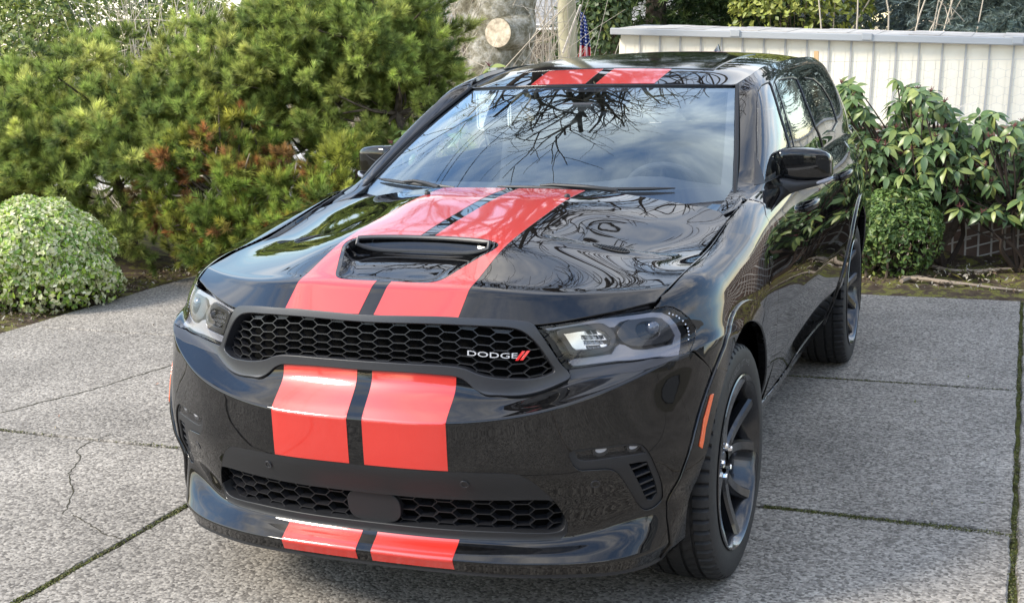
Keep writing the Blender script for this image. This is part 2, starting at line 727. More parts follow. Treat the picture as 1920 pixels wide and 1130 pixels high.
M_PAINT = paint_black()
M_RED = principled('red_vinyl', (0.50, 0.018, 0.010), rough=0.38, spec=0.5, coat=1.0, coat_rough=0.05)
nodes(M_RED)[2].inputs['Coat IOR'].default_value = 1.6
add_noise(M_RED, 900, 0.3, 0.7, (0.43, 0.014, 0.007), (0.55, 0.021, 0.012))
M_MATTE = principled('black_plastic', (0.013, 0.0135, 0.015), rough=0.46, spec=0.45)
add_noise(M_MATTE, 700, 0.3, 0.7, (0.010, 0.0105, 0.012), (0.017, 0.0175, 0.020), bump=0.08, bump_dist=0.001)
M_SATIN = principled('satin_grey_trim', (0.017, 0.018, 0.022), rough=0.36, spec=0.55)
M_GLOSS = principled('gloss_black_plastic', (0.006, 0.006, 0.007), rough=0.08, spec=0.5)
M_MESH = principled('grille_plastic', (0.013, 0.013, 0.015), rough=0.36, spec=0.6)
M_DARK = principled('dark_void', (0.003, 0.003, 0.003), rough=0.9, spec=0.1)
M_RUBBER = principled('tyre_rubber', (0.032, 0.032, 0.033), rough=0.62, spec=0.35)
add_noise(M_RUBBER, 60, 0.3, 0.75, (0.013, 0.013, 0.014), (0.028, 0.027, 0.026), bump=0.1, bump_dist=0.002)
M_RUBBER_TRIM = principled('seal_rubber', (0.008, 0.008, 0.009), rough=0.55, spec=0.3)
M_RIM = principled('dark_alloy', (0.014, 0.0145, 0.017), rough=0.22, metal=0.3, spec=0.5, coat=0.8, coat_rough=0.05)
M_CHROME = principled('chrome', (0.75, 0.75, 0.76), rough=0.07, metal=1.0)
M_SILVER = principled('silver_reflector', (0.72, 0.73, 0.74), rough=0.16, metal=0.9)
M_DRL = principled('lamp_light_guide', (0.17, 0.175, 0.20), rough=0.22, spec=0.6, coat=0.5)
M_LAMPGREY = principled('lamp_bezel', (0.020, 0.021, 0.024), rough=0.28, spec=0.5)
M_ORANGE = principled('amber_lens', (0.80, 0.13, 0.03), rough=0.15, spec=0.6, coat=0.6)
M_BADGE_RED = principled('badge_red', (0.70, 0.02, 0.02), rough=0.2, coat=0.5)
M_INT = principled('interior_fabric', (0.028, 0.028, 0.031), rough=0.75, spec=0.2)
M_INT2 = principled('interior_plastic', (0.040, 0.040, 0.045), rough=0.55, spec=0.3)
M_WHITE_TXT = principled('tyre_lettering', (0.085, 0.085, 0.086), rough=0.5)


def glass(name, tint, ior=1.5, rough=0.0, boost=1.0, mirror=(1, 1, 1)):
    """thin sheet glass: Fresnel mirror over a tinted see-through"""
    if name in MATS:
        return MATS[name]
    m = bpy.data.materials.new(name)
    m.use_nodes = True
    n, l = m.node_tree.nodes, m.node_tree.links
    n.clear()
    out = n.new('ShaderNodeOutputMaterial')
    tr = n.new('ShaderNodeBsdfTransparent'); tr.inputs['Color'].default_value = (*tint, 1)
    gl = n.new('ShaderNodeBsdfGlossy'); gl.inputs['Roughness'].default_value = rough
    gl.inputs['Color'].default_value = (*mirror, 1)
    fr = n.new('ShaderNodeFresnel')
    gm = n.new('ShaderNodeNewGeometry')
    io = n.new('ShaderNodeMapRange')            # same air-to-glass Fresnel from either side of the thin sheet
    io.inputs['To Min'].default_value = ior
    io.inputs['To Max'].default_value = 1.0 / ior
    l.new(gm.outputs['Backfacing'], io.inputs['Value'])
    l.new(io.outputs['Result'], fr.inputs['IOR'])
    mu = n.new('ShaderNodeMath'); mu.operation = 'MULTIPLY'; mu.use_clamp = True
    mu.inputs[1].default_value = boost
    l.new(fr.outputs['Fac'], mu.inputs[0])
    mx = n.new('ShaderNodeMixShader')
    l.new(mu.outputs[0], mx.inputs['Fac'])
    l.new(tr.outputs['BSDF'], mx.inputs[1]); l.new(gl.outputs['BSDF'], mx.inputs[2])
    l.new(mx.outputs['Shader'], out.inputs['Surface'])
    MATS[name] = m
    return m


M_WIND = glass('windscreen_glass', (0.86, 0.92, 0.92), ior=1.6, boost=2.0, mirror=(.74, .90, 1.0))
M_SIDEG = glass('tinted_side_glass', (0.86, 0.90, 0.89), ior=1.55, boost=1.15)
M_LENS = glass('clear_lamp_lens', (0.86, 0.86, 0.88), ior=1.42, boost=0.9)

car = empty('parked_car', (0, 0, 0))
tag(car, 'black suv with twin red racing stripes parked on the concrete driveway', 'car')

# ---------------------------------------------------------------- body side / nose belt surface
# columns: centre of the nose -> corner -> side -> tail; rows: bottom edge -> hood / belt line
BELT = [
    # r0 bottom            r1 lip edge            r2 lip back            r3                    r4                     r5 crease              r6 under grille/lamp   r7                     r8 hood edge/shoulder  r9 inner edge
    [(0, -.832, .252), (0, -.846, .288), (0, -.792, .338), (0, -.812, .45), (0, -.858, .56), (0, -.864, .692), (0, -.785, .795), (0, -.775, .89), (0, -.757, .974), (0, -.752, .984)],
    [(.28, -.818, .250), (.28, -.834, .286), (.28, -.775, .337), (.28, -.797, .45), (.28, -.842, .56), (.28, -.848, .697), (.28, -.765, .785), (.28, -.755, .885), (.28, -.735, .973), (.28, -.73, .983)],
    [(.45, -.785, .246), (.45, -.800, .282), (.45, -.738, .338), (.45, -.758, .45), (.45, -.795, .56), (.45, -.802, .714), (.45, -.728, .765), (.45, -.712, .875), (.45, -.69, .957), (.45, -.685, .967)],
    [(.60, -.720, .240), (.605, -.735, .276), (.585, -.672, .340), (.60, -.695, .45), (.605, -.728, .56), (.61, -.728, .748), (.595, -.640, .80), (.60, -.615, .885), (.60, -.597, .966), (.60, -.590, .976)],
    [(.71, -.645, .233), (.725, -.655, .274), (.70, -.595, .362), (.725, -.615, .46), (.742, -.636, .57), (.745, -.620, .795), (.735, -.56, .83), (.735, -.53, .90), (.725, -.49, .982), (.72, -.482, .992)],
    [(.775, -.555, .228), (.805, -.562, .275), (.806, -.532, .395), (.832, -.545, .49), (.842, -.547, .59), (.838, -.515, .835), (.828, -.468, .855), (.825, -.44, .92), (.80, -.41, .996), (.785, -.41, 1.004)],
    [(.80, -.46, .222), (.845, -.462, .275), (.868, -.452, .405), (.893, -.458, .49), (.908, -.445, .59), (.905, -.395, .855), (.898, -.362, .875), (.885, -.33, .935), (.848, -.30, 1.016), (.788, -.31, 1.028)],
    [(.82, -.25, .235), (.875, -.25, .285), (.90, -.22, .40), (.925, -.21, .49), (.945, -.20, .59), (.945, -.17, .845), (.938, -.15, .875), (.925, -.13, .955), (.872, -.10, 1.044), (.793, -.10, 1.050)],
    [(.82, .15, .26), (.86, .15, .295), (.885, .16, .38), (.925, .18, .48), (.95, .20, .58), (.958, .20, .79), (.955, .20, .86), (.943, .20, .97), (.882, .20, 1.082), (.796, .20, 1.081)],
    [(.81, .55, .27), (.845, .55, .305), (.862, .55, .36), (.898, .55, .45), (.932, .55, .57), (.953, .55, .745), (.955, .55, .85), (.945, .55, .98), (.888, .55, 1.134), (.797, .52, 1.143)],
    [(.805, 1.2, .27), (.845, 1.2, .305), (.857, 1.2, .35), (.885, 1.2, .43), (.925, 1.2, .56), (.953, 1.2, .73), (.957, 1.2, .85), (.948, 1.2, .985), (.897, 1.2, 1.150), (.858, 1.2, 1.192)],
    [(.805, 2.1, .27), (.845, 2.1, .305), (.857, 2.1, .35), (.887, 2.1, .43), (.928, 2.1, .56), (.957, 2.1, .73), (.962, 2.1, .86), (.952, 2.1, 1.0), (.897, 2.1, 1.160), (.860, 2.1, 1.198)],
    [(.82, 3.0, .27), (.86, 3.0, .31), (.89, 3.0, .38), (.92, 3.0, .46), (.945, 3.0, .58), (.965, 3.0, .75), (.967, 3.0, .88), (.950, 3.0, 1.03), (.888, 3.0, 1.165), (.852, 3.0, 1.205)],
    [(.80, 3.7, .30), (.85, 3.7, .34), (.885, 3.7, .42), (.91, 3.7, .50), (.93, 3.7, .60), (.943, 3.7, .76), (.94, 3.7, .89), (.918, 3.7, 1.04), (.855, 3.72, 1.17), (.82, 3.72, 1.21)],
    [(.72, 4.05, .32), (.77, 4.07, .36), (.80, 4.08, .44), (.82, 4.09, .52), (.84, 4.10, .62), (.85, 4.11, .77), (.845, 4.10, .90), (.82, 4.07, 1.05), (.765, 4.02, 1.18), (.74, 3.98, 1.22)],
    [(.50, 4.18, .32), (.52, 4.20, .36), (.54, 4.21, .44), (.55, 4.22, .52), (.56, 4.23, .62), (.57, 4.23, .77), (.565, 4.22, .90), (.55, 4.18, 1.05), (.52, 4.11, 1.18), (.50, 4.07, 1.22)],
    [(0, 4.22, .32), (0, 4.24, .36), (0, 4.25, .44), (0, 4.26, .52), (0, 4.27, .62), (0, 4.27, .77), (0, 4.26, .90), (0, 4.22, 1.05), (0, 4.15, 1.18), (0, 4.11, 1.22)],
]


def crease_rows(net, spec):
    """spec: {row: fraction}; adds a row just before / after a row so that it reads as a crease"""
    out = []
    for colm in net:
        colm = [np.array(p, float) for p in colm]
        q = []
        for j, p in enumerate(colm):
            if j in spec and j > 0:
                q.append(p + (colm[j - 1] - p) * spec[j])
            q.append(p)
            if j in spec and j < len(colm) - 1:
                q.append(p + (colm[j + 1] - p) * spec[j])
        out.append(q)
    return out


SB = Surf(crease_rows(BELT, {1: .22, 5: .13}), True, uref=5, vref=2)

# ---------------------------------------------------------------- hood surface
HOOD = [
    [(0, -.760, .974), (0, -.664, 1.040), (0, -.36, 1.132), (0, 0, 1.176), (0, .28, 1.200), (0, .47, 1.206)],
    [(.13, -.756, .974), (.13, -.661, 1.040), (.13, -.36, 1.131), (.13, 0, 1.176), (.13, .28, 1.200), (.13, .47, 1.206)],
    [(.28, -.738, .973), (.28, -.650, 1.040), (.28, -.35, 1.122), (.28, 0, 1.168), (.28, .28, 1.196), (.28, .47, 1.203)],
    [(.45, -.692, .957), (.45, -.600, 1.026), (.45, -.32, 1.084), (.45, 0, 1.126), (.45, .28, 1.168), (.45, .49, 1.187)],
    [(.60, -.598, .966), (.60, -.515, 1.018), (.60, -.28, 1.054), (.60, .02, 1.088), (.60, .30, 1.134), (.60, .52, 1.163)],
    [(.72, -.495, .982), (.72, -.425, 1.016), (.72, -.22, 1.040), (.72, .05, 1.060), (.72, .33, 1.106), (.72, .54, 1.148)],
    [(.86, -.380, .996), (.86, -.30, 1.018), (.86, -.14, 1.040), (.86, .10, 1.062), (.86, .36, 1.100), (.86, .55, 1.132)],
]


def sstep(t):
    t = np.clip(t, 0, 1)
    return t * t * (3 - 2 * t)


def hood_dish(X):
    """heat-extractor dishes: a ledge in front, floor rising to the rear"""
    ax, y = np.abs(X[:, 0]), X[:, 1]
    yl = -.20 + .48 * (ax - .35)
    lat = sstep((ax - .32) / .13) * sstep((.755 - ax) / .14)
    d = .012 * sstep((y - yl) / .05) * np.exp(-np.clip(y - yl, 0, 9) / .22) * lat
    ridge = .003 * np.exp(-((y - yl + .012) / .03) ** 2) * lat
    X = X.copy()
    X[:, 2] += ridge - d
    return X


SH = Surf(crease_rows(HOOD, {1: .20}), True, uref=3, vref=0, vmode='pchip', post=hood_dish)


def on_hood(pts, side=0):
    return np.array(SH.proj2(pts, (0, 1), side))


def on_belt_px(pts):
    return np.array(SB.px(pts))


# right-hand outlines traced over the nose, then mirrored about the centre line
def half(pts_uv):
    """right half polyline from centre to centre -> closed symmetric polygon"""
    P = np.asarray(pts_uv, float)
    return np.vstack([P, P[::-1] * np.array([-1, 1])])


GR_IN = on_belt_px([(760, 605), (850, 607.8), (904, 610.4), (952, 613), (975, 618), (991, 627.3), (1007, 643), (1023, 664.4), (1034.5, 682), (1040, 691),
                    (1038, 698), (1029, 702.5), (1010, 708.7), (966, 711), (922, 708), (896, 701.6), (878, 693.6), (862, 689), (832, 685.7), (779, 683)])
GR_IN = smooth_poly(half(np.vstack([[(0.02, GR_IN[0][1])], GR_IN, [(0.02, GR_IN[-1][1])]])), True, 4)
GR_OUT = on_belt_px([(861, 597), (930, 600), (970, 603), (996, 607.5), (1010, 624), (1030, 654), (1050, 683), (1063.5, 697), (1067, 708),
                     (1049.4, 719.3), (1019.3, 732.6), (992.7, 739.6), (939.6, 741), (911, 739.6), (892, 728), (874, 712.2), (858, 704.5), (815, 700)])
vtop = GR_OUT[0][1]
GR_OUT = half(np.vstack([[(0, vtop + .002)], GR_OUT, [(0, GR_OUT[-1][1])]]))

LG_OUT = on_belt_px([(780, 880), (859, 884), (940, 886), (973, 889), (998, 901.7), (1028, 926.5), (1052.5, 956), (1066, 981), (1065, 998.4), (1050, 1010.8),
                     (1003, 1014), (938, 1013.5), (862, 1010), (780, 1003)])
LG_OUT = half(np.vstack([[(0, LG_OUT[0][1])], LG_OUT, [(0, LG_OUT[-1][1])]]))
LG_IN = on_belt_px([(780, 932), (832, 935.5), (938, 938), (1025, 937.5), (1044, 941), (1058, 958), (1062, 978), (1058, 992), (1045, 998.5), (993, 1000.5), (938, 998.5), (832, 993.5), (780, 989)])
LG_IN = smooth_poly(half(np.vstack([[(.02, LG_IN[0][1])], LG_IN, [(.02, LG_IN[-1][1])]])), True, 3)

LAMP = on_belt_px([(1005, 611.5), (1060, 605), (1120, 595.5), (1180, 586), (1226.5, 578), (1249, 574), (1263, 576), (1276, 583), (1292, 596), (1305, 615), (1304, 631), (1294, 658),
                   (1282, 663), (1220, 670), (1159, 679), (1110, 686), (1071, 691), (1060, 677), (1041, 644), (1020, 619)])
LAMP_TRIM = on_belt_px([(1068, 694), (1110, 689), (1159, 682), (1220, 673.5), (1282, 666), (1293, 661), (1291, 667), (1270, 676), (1230, 686), (1160, 699), (1110, 706), (1070, 711)])
FOG_OUT = on_belt_px([(1066, 850), (1076, 843.7), (1120, 838), (1174, 831.3), (1203, 832), (1218, 847), (1233, 879), (1244, 920), (1243, 936), (1229, 950), (1212, 956.5), (1200, 951), (1186, 930),
                      (1165, 897), (1153, 884.5), (1141, 881), (1110, 882), (1086, 882), (1073, 870)])
FOG_OUT = smooth_poly(FOG_OUT, True, 3)
FOG_LAMP = on_belt_px([(1078, 848), (1120, 842), (1176, 835.5), (1204, 836), (1214, 850), (1160, 858), (1100, 866), (1085, 863)])
FOG_SLOT = on_belt_px([(1180, 871), (1200, 867), (1216, 865.5), (1228, 896), (1235, 927), (1225, 940), (1214, 940), (1207, 928), (1193, 897)])


def loop_at(c, ru, rv, n=20):
    a = np.linspace(0, 2 * math.pi, n, endpoint=False)
    return np.stack([c[0] + ru * np.cos(a), c[1] + rv * np.sin(a)], 1)


# ---- wheel arches as loops on the belt surface
WHEEL_Z, WHEEL_R = 0.386, 0.386
AXLE = 3.042


def arch_loop(yc, r, zc=WHEEL_Z + .01, a0=-28, a1=208, n=44):
    pts = []
    for a in np.linspace(R(a0), R(a1), n):
        pts.append((yc + r * math.cos(a), zc + r * math.sin(a)))
    return pts


def side_uv(pts):
    A, B, X = SB.grid()
    ok = (A > 0.55)
    out = []
    for p in pts:
        d = np.hypot(X[:, 1] - p[0], X[:, 2] - p[1]) + np.where(ok, 0, 9) + np.where(X[:, 1] > 3.95, 9, 0)
        k = int(np.argmin(d))
        out.append(SB.solve(lambda x: x[1:3], p, (A[k], B[k])))
    return np.array(out)


ARCH_F = side_uv(arch_loop(0.0, .455))
ARCH_R = side_uv(arch_loop(AXLE, .455))

# ---- fascia (bumper skin): bottom edge, lamp line, arch edge
u_arch = ARCH_F[-1][0]
lampline = on_belt_px([(1294, 662)])[0]
vt = SB.Vk[-1]
# fascia outer outline, right half from centre bottom to centre top
seam = side_uv([(-.425, .80), (-.395, .845)])       # short seam between lamp tail and wheel arch
arch_front = np.array([p for p in ARCH_F if p[0] < SB.px([(1420, 600)])[0][0]])
arch_pts = ARCH_F[::-1]                               # from front-low over the top to rear-low
zz = SB.at(arch_pts[:, 0], arch_pts[:, 1])
front_part = arch_pts[(zz[:, 1] < -.1) & (zz[:, 2] < .70) & (zz[:, 2] > .225)]
SEAM_MID = np.array(SB.px([(1331, 690)]))
corner_bottom = (front_part[0][0] - .012, 0.0)
fascia_half = np.vstack([[(0.0, 0.0)], [(u, 0.0) for u in np.linspace(.1, corner_bottom[0], 14)], front_part,
                         SEAM_MID, [(LAMP[11][0] + .004, LAMP[11][1] - .006)], LAMP_TRIM[5:][:, :]])
gl = GR_OUT[:len(GR_OUT) // 2]
low = gl[9:].copy()
low[:, 1] += .010
low[0] = gl[8] + (0, .004)
fascia_half = np.vstack([fascia_half, low])
FASCIA = half(fascia_half)
fog_m = FOG_OUT * np.array([-1, 1])
fascia = panel('front_bumper', SB, FASCIA, M_PAINT, car, holes=[LG_OUT, FOG_OUT, fog_m], step=.013, rim=.03, bevel=.003)

# ---- dark inner shell so gaps read black
shell_half = np.vstack([[(0, .05)], [(u, .05) for u in np.linspace(.2, .95, 8)], [(u, vt - .02) for u in np.linspace(1.05, .2, 8)], [(0, vt - .02)]])
panel('inner_shell', SB, half(shell_half), M_DARK, car, step=.04, off=-.075, rim=0)

# ---- grille surround, lamp trim
GR_OUT_S = smooth_poly(GR_OUT[np.abs(GR_OUT[:, 0]) > .001], True, 4)
ribbon('grille_surround', SB, GR_OUT_S, GR_IN, M_SATIN, car, rise=.010, depth=.045, step=.010)
panel('lamp_trim', SB, LAMP_TRIM, M_SATIN, car, True, step=.012, rim=.02, bevel=.003, off=.002)


def hexmesh(name, surf, outline, a, b, mat, parent, off=-.03, depth=.02, wire=.0032, slant=.25, solid_rows=(), clip=.004, u_c=0.0, v_c=0.0):
    """stretched honeycomb: pitch a (u) and b (v), offset rows"""
    mb = MB()
    lo, hi = outline.min(0), outline.max(0)
    solids = []
    rows = int((hi[1] - lo[1]) / (b / 2)) + 3
    cols = int((hi[0] - lo[0]) / a) + 3
    for r in range(-1, rows):
        for c in range(-cols // 2 - 2, cols // 2 + 3):
            cu = u_c + c * a + (a / 2 if r % 2 else 0)
            cv = hi[1] - r * b / 2 - v_c
            hx = np.array([(-.355, 0), (-.155, -.5), (.155, -.5), (.355, 0), (.155, .5), (-.155, .5)])
            # shared-edge hexagon of a staggered lattice
            hx = np.array([(-.33, 0), (-.17, -.5), (.17, -.5), (.33, 0), (.17, .5), (-.17, .5)])
            P = np.stack([cu + hx[:, 0] * a, cv + hx[:, 1] * b], 1)
            ins = inside(outline, P)
            if not ins.any() and not inside(outline, np.array([[cu, cv]]))[0]:
                continue
            w = wire
            Q = np.array([(cu, cv)]) + (P - (cu, cv)) * np.array([1 - 2 * w / (.66 * a), 1 - 2 * w / b])
            X0 = surf.at(P[:, 0], P[:, 1]); X1 = surf.at(Q[:, 0], Q[:, 1]); N = surf.nrm(P[:, 0], P[:, 1])
            X0 = X0 + N * off; X1 = X1 + N * off
            Qb = np.array([(cu, cv)]) + (Q - (cu, cv)) * (1 - slant * .25)
            X2 = surf.at(Qb[:, 0], Qb[:, 1]) + N * (off - depth)
            V = np.vstack([X0, X1, X2])
            F = []
            for i in range(6):
                j = (i + 1) % 6
                F += [(i, j, 6 + j, 6 + i), (6 + i, 6 + j, 12 + j, 12 + i)]
            mb.add(V, F)
            if r in solid_rows:
                Xs = surf.at(Q[:, 0], Q[:, 1]) + N * (off - .006)
                solids.append(Xs)
    g = mb.build(name, mat, parent, smooth=False, sharp=None)
    for Xs in solids:
        mobj('blank_cell', Xs, [tuple(range(6))], M_SATIN, g, False)
    return g


grille = hexmesh('grille_mesh', SB, GR_IN, .1015, .0252, M_MESH, car, off=-.014, depth=.018, wire=.0012, solid_rows=(0,), v_c=.004)
panel('grille_backing', SB, inset(resample(GR_IN, .02), -.01), M_DARK, car, step=.03, off=-.05, rim=0)

# lower opening: bar with sensors, frame, mesh, radar cover
BAR = np.vstack([LG_OUT])
ribbon('lower_grille_frame', SB, inset(resample(LG_OUT, .012), .002), LG_IN, M_MATTE, car, rise=-.001, depth=.05, step=.011)
hexmesh('lower_grille_mesh', SB, LG_IN, .117, .0315, M_MESH, car, off=-.026, depth=.022, wire=.0013, v_c=.014)
panel('lower_grille_backing', SB, inset(resample(LG_IN, .02), -.01), M_DARK, car, step=.03, off=-.062, rim=0)
c0 = SB.px([(698.6, 953)], side=0)[0]
a = np.linspace(0, 2 * math.pi, 40, endpoint=False)
se = np.stack([np.sign(np.cos(a)) * np.abs(np.cos(a)) ** .55 * .085, np.sign(np.sin(a)) * np.abs(np.sin(a)) ** .75 * .046], 1)
panel('radar_cover', SB, se + np.array([0.012, c0[1]]), M_MATTE, car, step=.012, off=-.012, rim=.02, bevel=.004)
for px_ in [(871, 907.3)]:
    s = SB.px([px_])[0]
    for sg in (1, -1):
        rg = panel('parking_sensor', SB, loop_at((s[0] * sg, s[1]), .0125, .0125), M_SATIN, car, holes=[loop_at((s[0] * sg, s[1]), .0095, .0095)], step=.006, off=.0025, rim=.006, bevel=.001)
        panel('sensor_face', SB, loop_at((s[0] * sg, s[1]), .0088, .0088), M_MATTE, rg, step=.006, off=.001, rim=.004, bevel=.001)
s = SB.px([(1116, 907)])[0]
for sg in (1, -1):
    rg = panel('parking_sensor', SB, loop_at((s[0] * sg, s[1]), .013, .013), M_SATIN, car, holes=[loop_at((s[0] * sg, s[1]), .0095, .0095)], step=.006, off=.0015, rim=.004, bevel=.001)
    panel('sensor_face', SB, loop_at((s[0] * sg, s[1]), .0088, .0088), M_PAINT, rg, step=.006, off=.001, rim=.004, bevel=.001)

# ---- fog lamp pockets
for sg in (1, -1):
    k = np.array([sg, 1])
    fo, fl, fs = FOG_OUT * k, FOG_LAMP * k, FOG_SLOT * k
    pk = panel('fog_lamp_bezel', SB, inset(resample(fo, .008), .0025), M_MATTE, car, holes=[fl, fs], step=.010, off=-.006, rim=.03, bevel=.004)
    panel('fog_housing', SB, inset(resample(fl, .01), -.006), M_GLOSS, pk, step=.012, off=-.032, rim=0)
    panel('fog_lens', SB, inset(resample(fl, .008), .001), M_LENS, pk, step=.012, off=-.008, rim=0)
    panel('slot_backing', SB, inset(resample(fs, .01), -.006), M_DARK, pk, step=.015, off=-.045, rim=0)
    for (px_, ru, rv) in (((1131, 847), .021, .0145), ((1193, 840.5), .019, .0115)):
        c = np.array(SB.px([px_])[0]) * k
        q = loop_at(c, ru, rv, 24)
        panel('led_reflector', SB, q, M_LAMPGREY, pk, holes=[loop_at(c + np.array([0, rv * .12]), ru * .72, rv * .52, 16)], step=.005, off=-.020, rim=.010, bevel=.003)
        panel('led_lens', SB, loop_at(c + np.array([0, rv * .12]), ru * .70, rv * .50, 16), principled('led_glass', (.55, .56, .58), rough=.12, spec=.8, coat=1.0), pk, step=.005, off=-.019, rim=.004, bevel=.003)
    lo, hi = fs.min(0), fs.max(0)
    for t in (.14, .33, .52, .70, .87):
        vv = hi[1] + (lo[1] - hi[1]) * t
        ring = resample(ccw(fs), .003)
        near = ring[np.abs(ring[:, 1] - vv) < .006]
        if len(near) < 2:
            continue
        ua, ub = near[:, 0].min() - .004, near[:, 0].max() + .004
        slat = np.array([(ua, vv - .003), (ub, vv - .003 + .006 * sg), (ub, vv + .003 + .006 * sg), (ua, vv + .003)])
        panel('slat', SB, slat, M_SATIN, pk, step=.01, off=-.012, rim=.02, bevel=.001)

# ---- headlamps
def lamp_loop(pts, n=5):
    return smooth_poly(np.array(SB.px(pts)), True, n)


DRL_O = np.array(SB.px([(1023, 614), (1070, 607), (1130, 597), (1190, 588), (1228, 582.5), (1246, 583), (1260, 589), (1274, 605), (1283, 624), (1281, 642), (1273, 655), (1240, 662), (1160, 674), (1100, 683), (1077, 686), (1070, 680), (1080, 675),
                        (1120, 669), (1150, 664), (1158, 650), (1165, 645), (1175, 647), (1190, 655), (1210, 656), (1240, 651), (1268, 644), (1274, 628), (1262, 606), (1246, 593), (1230, 591), (1180, 596), (1165, 601), (1155, 611), (1146, 612), (1135, 605), (1125, 604), (1080, 611), (1030, 619)]))
BZ1 = np.array(SB.px([(1048, 622), (1090, 613), (1127, 606.5), (1145, 615), (1155, 628), (1153, 642), (1143, 656), (1100, 666), (1075, 666), (1064, 650)]))
BZ1I = np.array(SB.px([(1058, 626), (1085, 621), (1125, 616.5), (1138, 622), (1148, 633), (1147, 645), (1140, 650), (1110, 656), (1082, 658), (1075, 652)]))
BZ2 = np.array(SB.px([(1161, 622), (1175, 603), (1190, 598), (1230, 593), (1245, 597), (1262, 615), (1266, 629), (1255, 638), (1220, 646), (1196, 648), (1178, 644), (1164, 632)]))
BZ2I = np.array(SB.px([(1193, 612), (1202, 602), (1222, 599), (1236, 604), (1243, 616), (1240, 630), (1224, 637), (1206, 636), (1196, 626)]))
PRJ = np.array(SB.px([(1218.5, 617.5)])[0])
for sg in (1, -1):
    k = np.array([sg, 1])
    lp = LAMP * k
    hl = panel('headlamp', SB, inset(resample(lp, .012), -.004), M_LAMPGREY, car, step=.016, off=-.046, rim=0)
    tag(hl, 'clear lensed headlamp with two chambers')
    # lens
    panel('lamp_lens', SB, inset(resample(lp, .010), .0025), M_LENS, hl, step=.012, off=.001, rim=.012, bevel=.003)
    panel('light_guide', SB, DRL_O * k, M_DRL, hl, step=.009, off=-.016, rim=.03, bevel=.004)
    panel('turn_signal_bezel', SB, smooth_poly(BZ1 * k, True, 3), M_LAMPGREY, hl, holes=[BZ1I * k], step=.009, off=-.010, rim=.04, bevel=.004)
    panel('turn_signal_reflector', SB, inset(resample(BZ1I * k, .01), -.004), M_SILVER, hl, step=.012, off=-.040, rim=0)
    panel('projector_bezel', SB, smooth_poly(BZ2 * k, True, 3), M_LAMPGREY, hl, holes=[smooth_poly(BZ2I * k, True, 3)], step=.009, off=-.012, rim=.045, bevel=.004)
    panel('projector_rim', SB, inset(resample(smooth_poly(BZ2I * k, True, 3), .008), .001), M_GLOSS, hl, step=.01, off=-.03, rim=0)
    # faceted cells of the turn signal
    cells = MB()
    q = np.array(SB.px([(1092, 620), (1146, 616), (1148, 650), (1108, 655)])) * k
    for i in range(5):
        for j in range(4):
            cs = []
            for (x, y) in ((i, j), (i + .88, j), (i + .88, j + .88), (i, j + .88)):
                s_, t_ = x / 5, y / 4
                cs.append((1 - s_) * (1 - t_) * q[0] + s_ * (1 - t_) * q[1] + s_ * t_ * q[2] + (1 - s_) * t_ * q[3])
            cs = np.array(cs)
            cs = cs[inside(ccw(BZ1I * k), cs).sum() > 3 and slice(None) or slice(0, 0)]
            if len(cs) < 4:
                continue
            N = SB.nrm(cs[:, 0], cs[:, 1])
            X = SB.at(cs[:, 0], cs[:, 1]) + N * np.array([-.037, -.037, -.024, -.024])[:, None]
            cells.add(X, [(0, 1, 2, 3) if sg > 0 else (3, 2, 1, 0)])
    if cells.n:
        cells.build('reflector_facets', M_SILVER, hl, smooth=False, sharp=None)
    # projector ball lens
    c = PRJ * k
    X = SB.at(c[0], c[1])[0]; N = SB.nrm(c[0], c[1])[0]
    ax = Vector(N * np.array([.55, 1, .3])).normalized()
    ax = Vector((0.10 * sg, -0.98, 0.05)).normalized()
    mb = MB()
    prof = [(0.0001, .016), (.008, .0145), (.016, .010), (.021, .004), (.023, -.002), (.023, -.02)]
    mb.lathe(prof, n=28)
    q4 = Vector((0, 0, 1)).rotation_difference(ax).to_matrix()
    Vv = np.vstack(mb.V) @ np.array(q4).T + X + np.array(ax) * -.035
    mobj('projector_lens', Vv, mb.F, principled('projector_glass', (0.05, 0.06, 0.085), rough=0.03, spec=0.9, coat=1.0), hl)
    # row of tiny lamp facets along the outer corner
    rowp = np.array(SB.px([(1258, 585.5), (1265, 588), (1272, 590.5), (1277, 594.5), (1284, 600), (1289, 606.5), (1293, 614), (1294.5, 620), (1295, 626), (1294, 634)])) * k
    dots = MB()
    for p in rowp:
        X = SB.at(p[0], p[1])[0] + SB.nrm(p[0], p[1])[0] * -.008
        dots.lathe([(.0001, .002), (.0022, .001), (.003, -.001)], X, 'y', 8)
    dots.build('marker_lights', M_CHROME, hl)

# ---- amber side marker
MK = np.array(SB.px([(1331, 737), (1326.5, 741), (1314.5, 785), (1306, 834), (1310, 838), (1316.5, 800), (1324.5, 765)]))
panel('side_marker', SB, MK, M_ORANGE, car, True, step=.012, off=.014, rim=.010, bevel=.002)

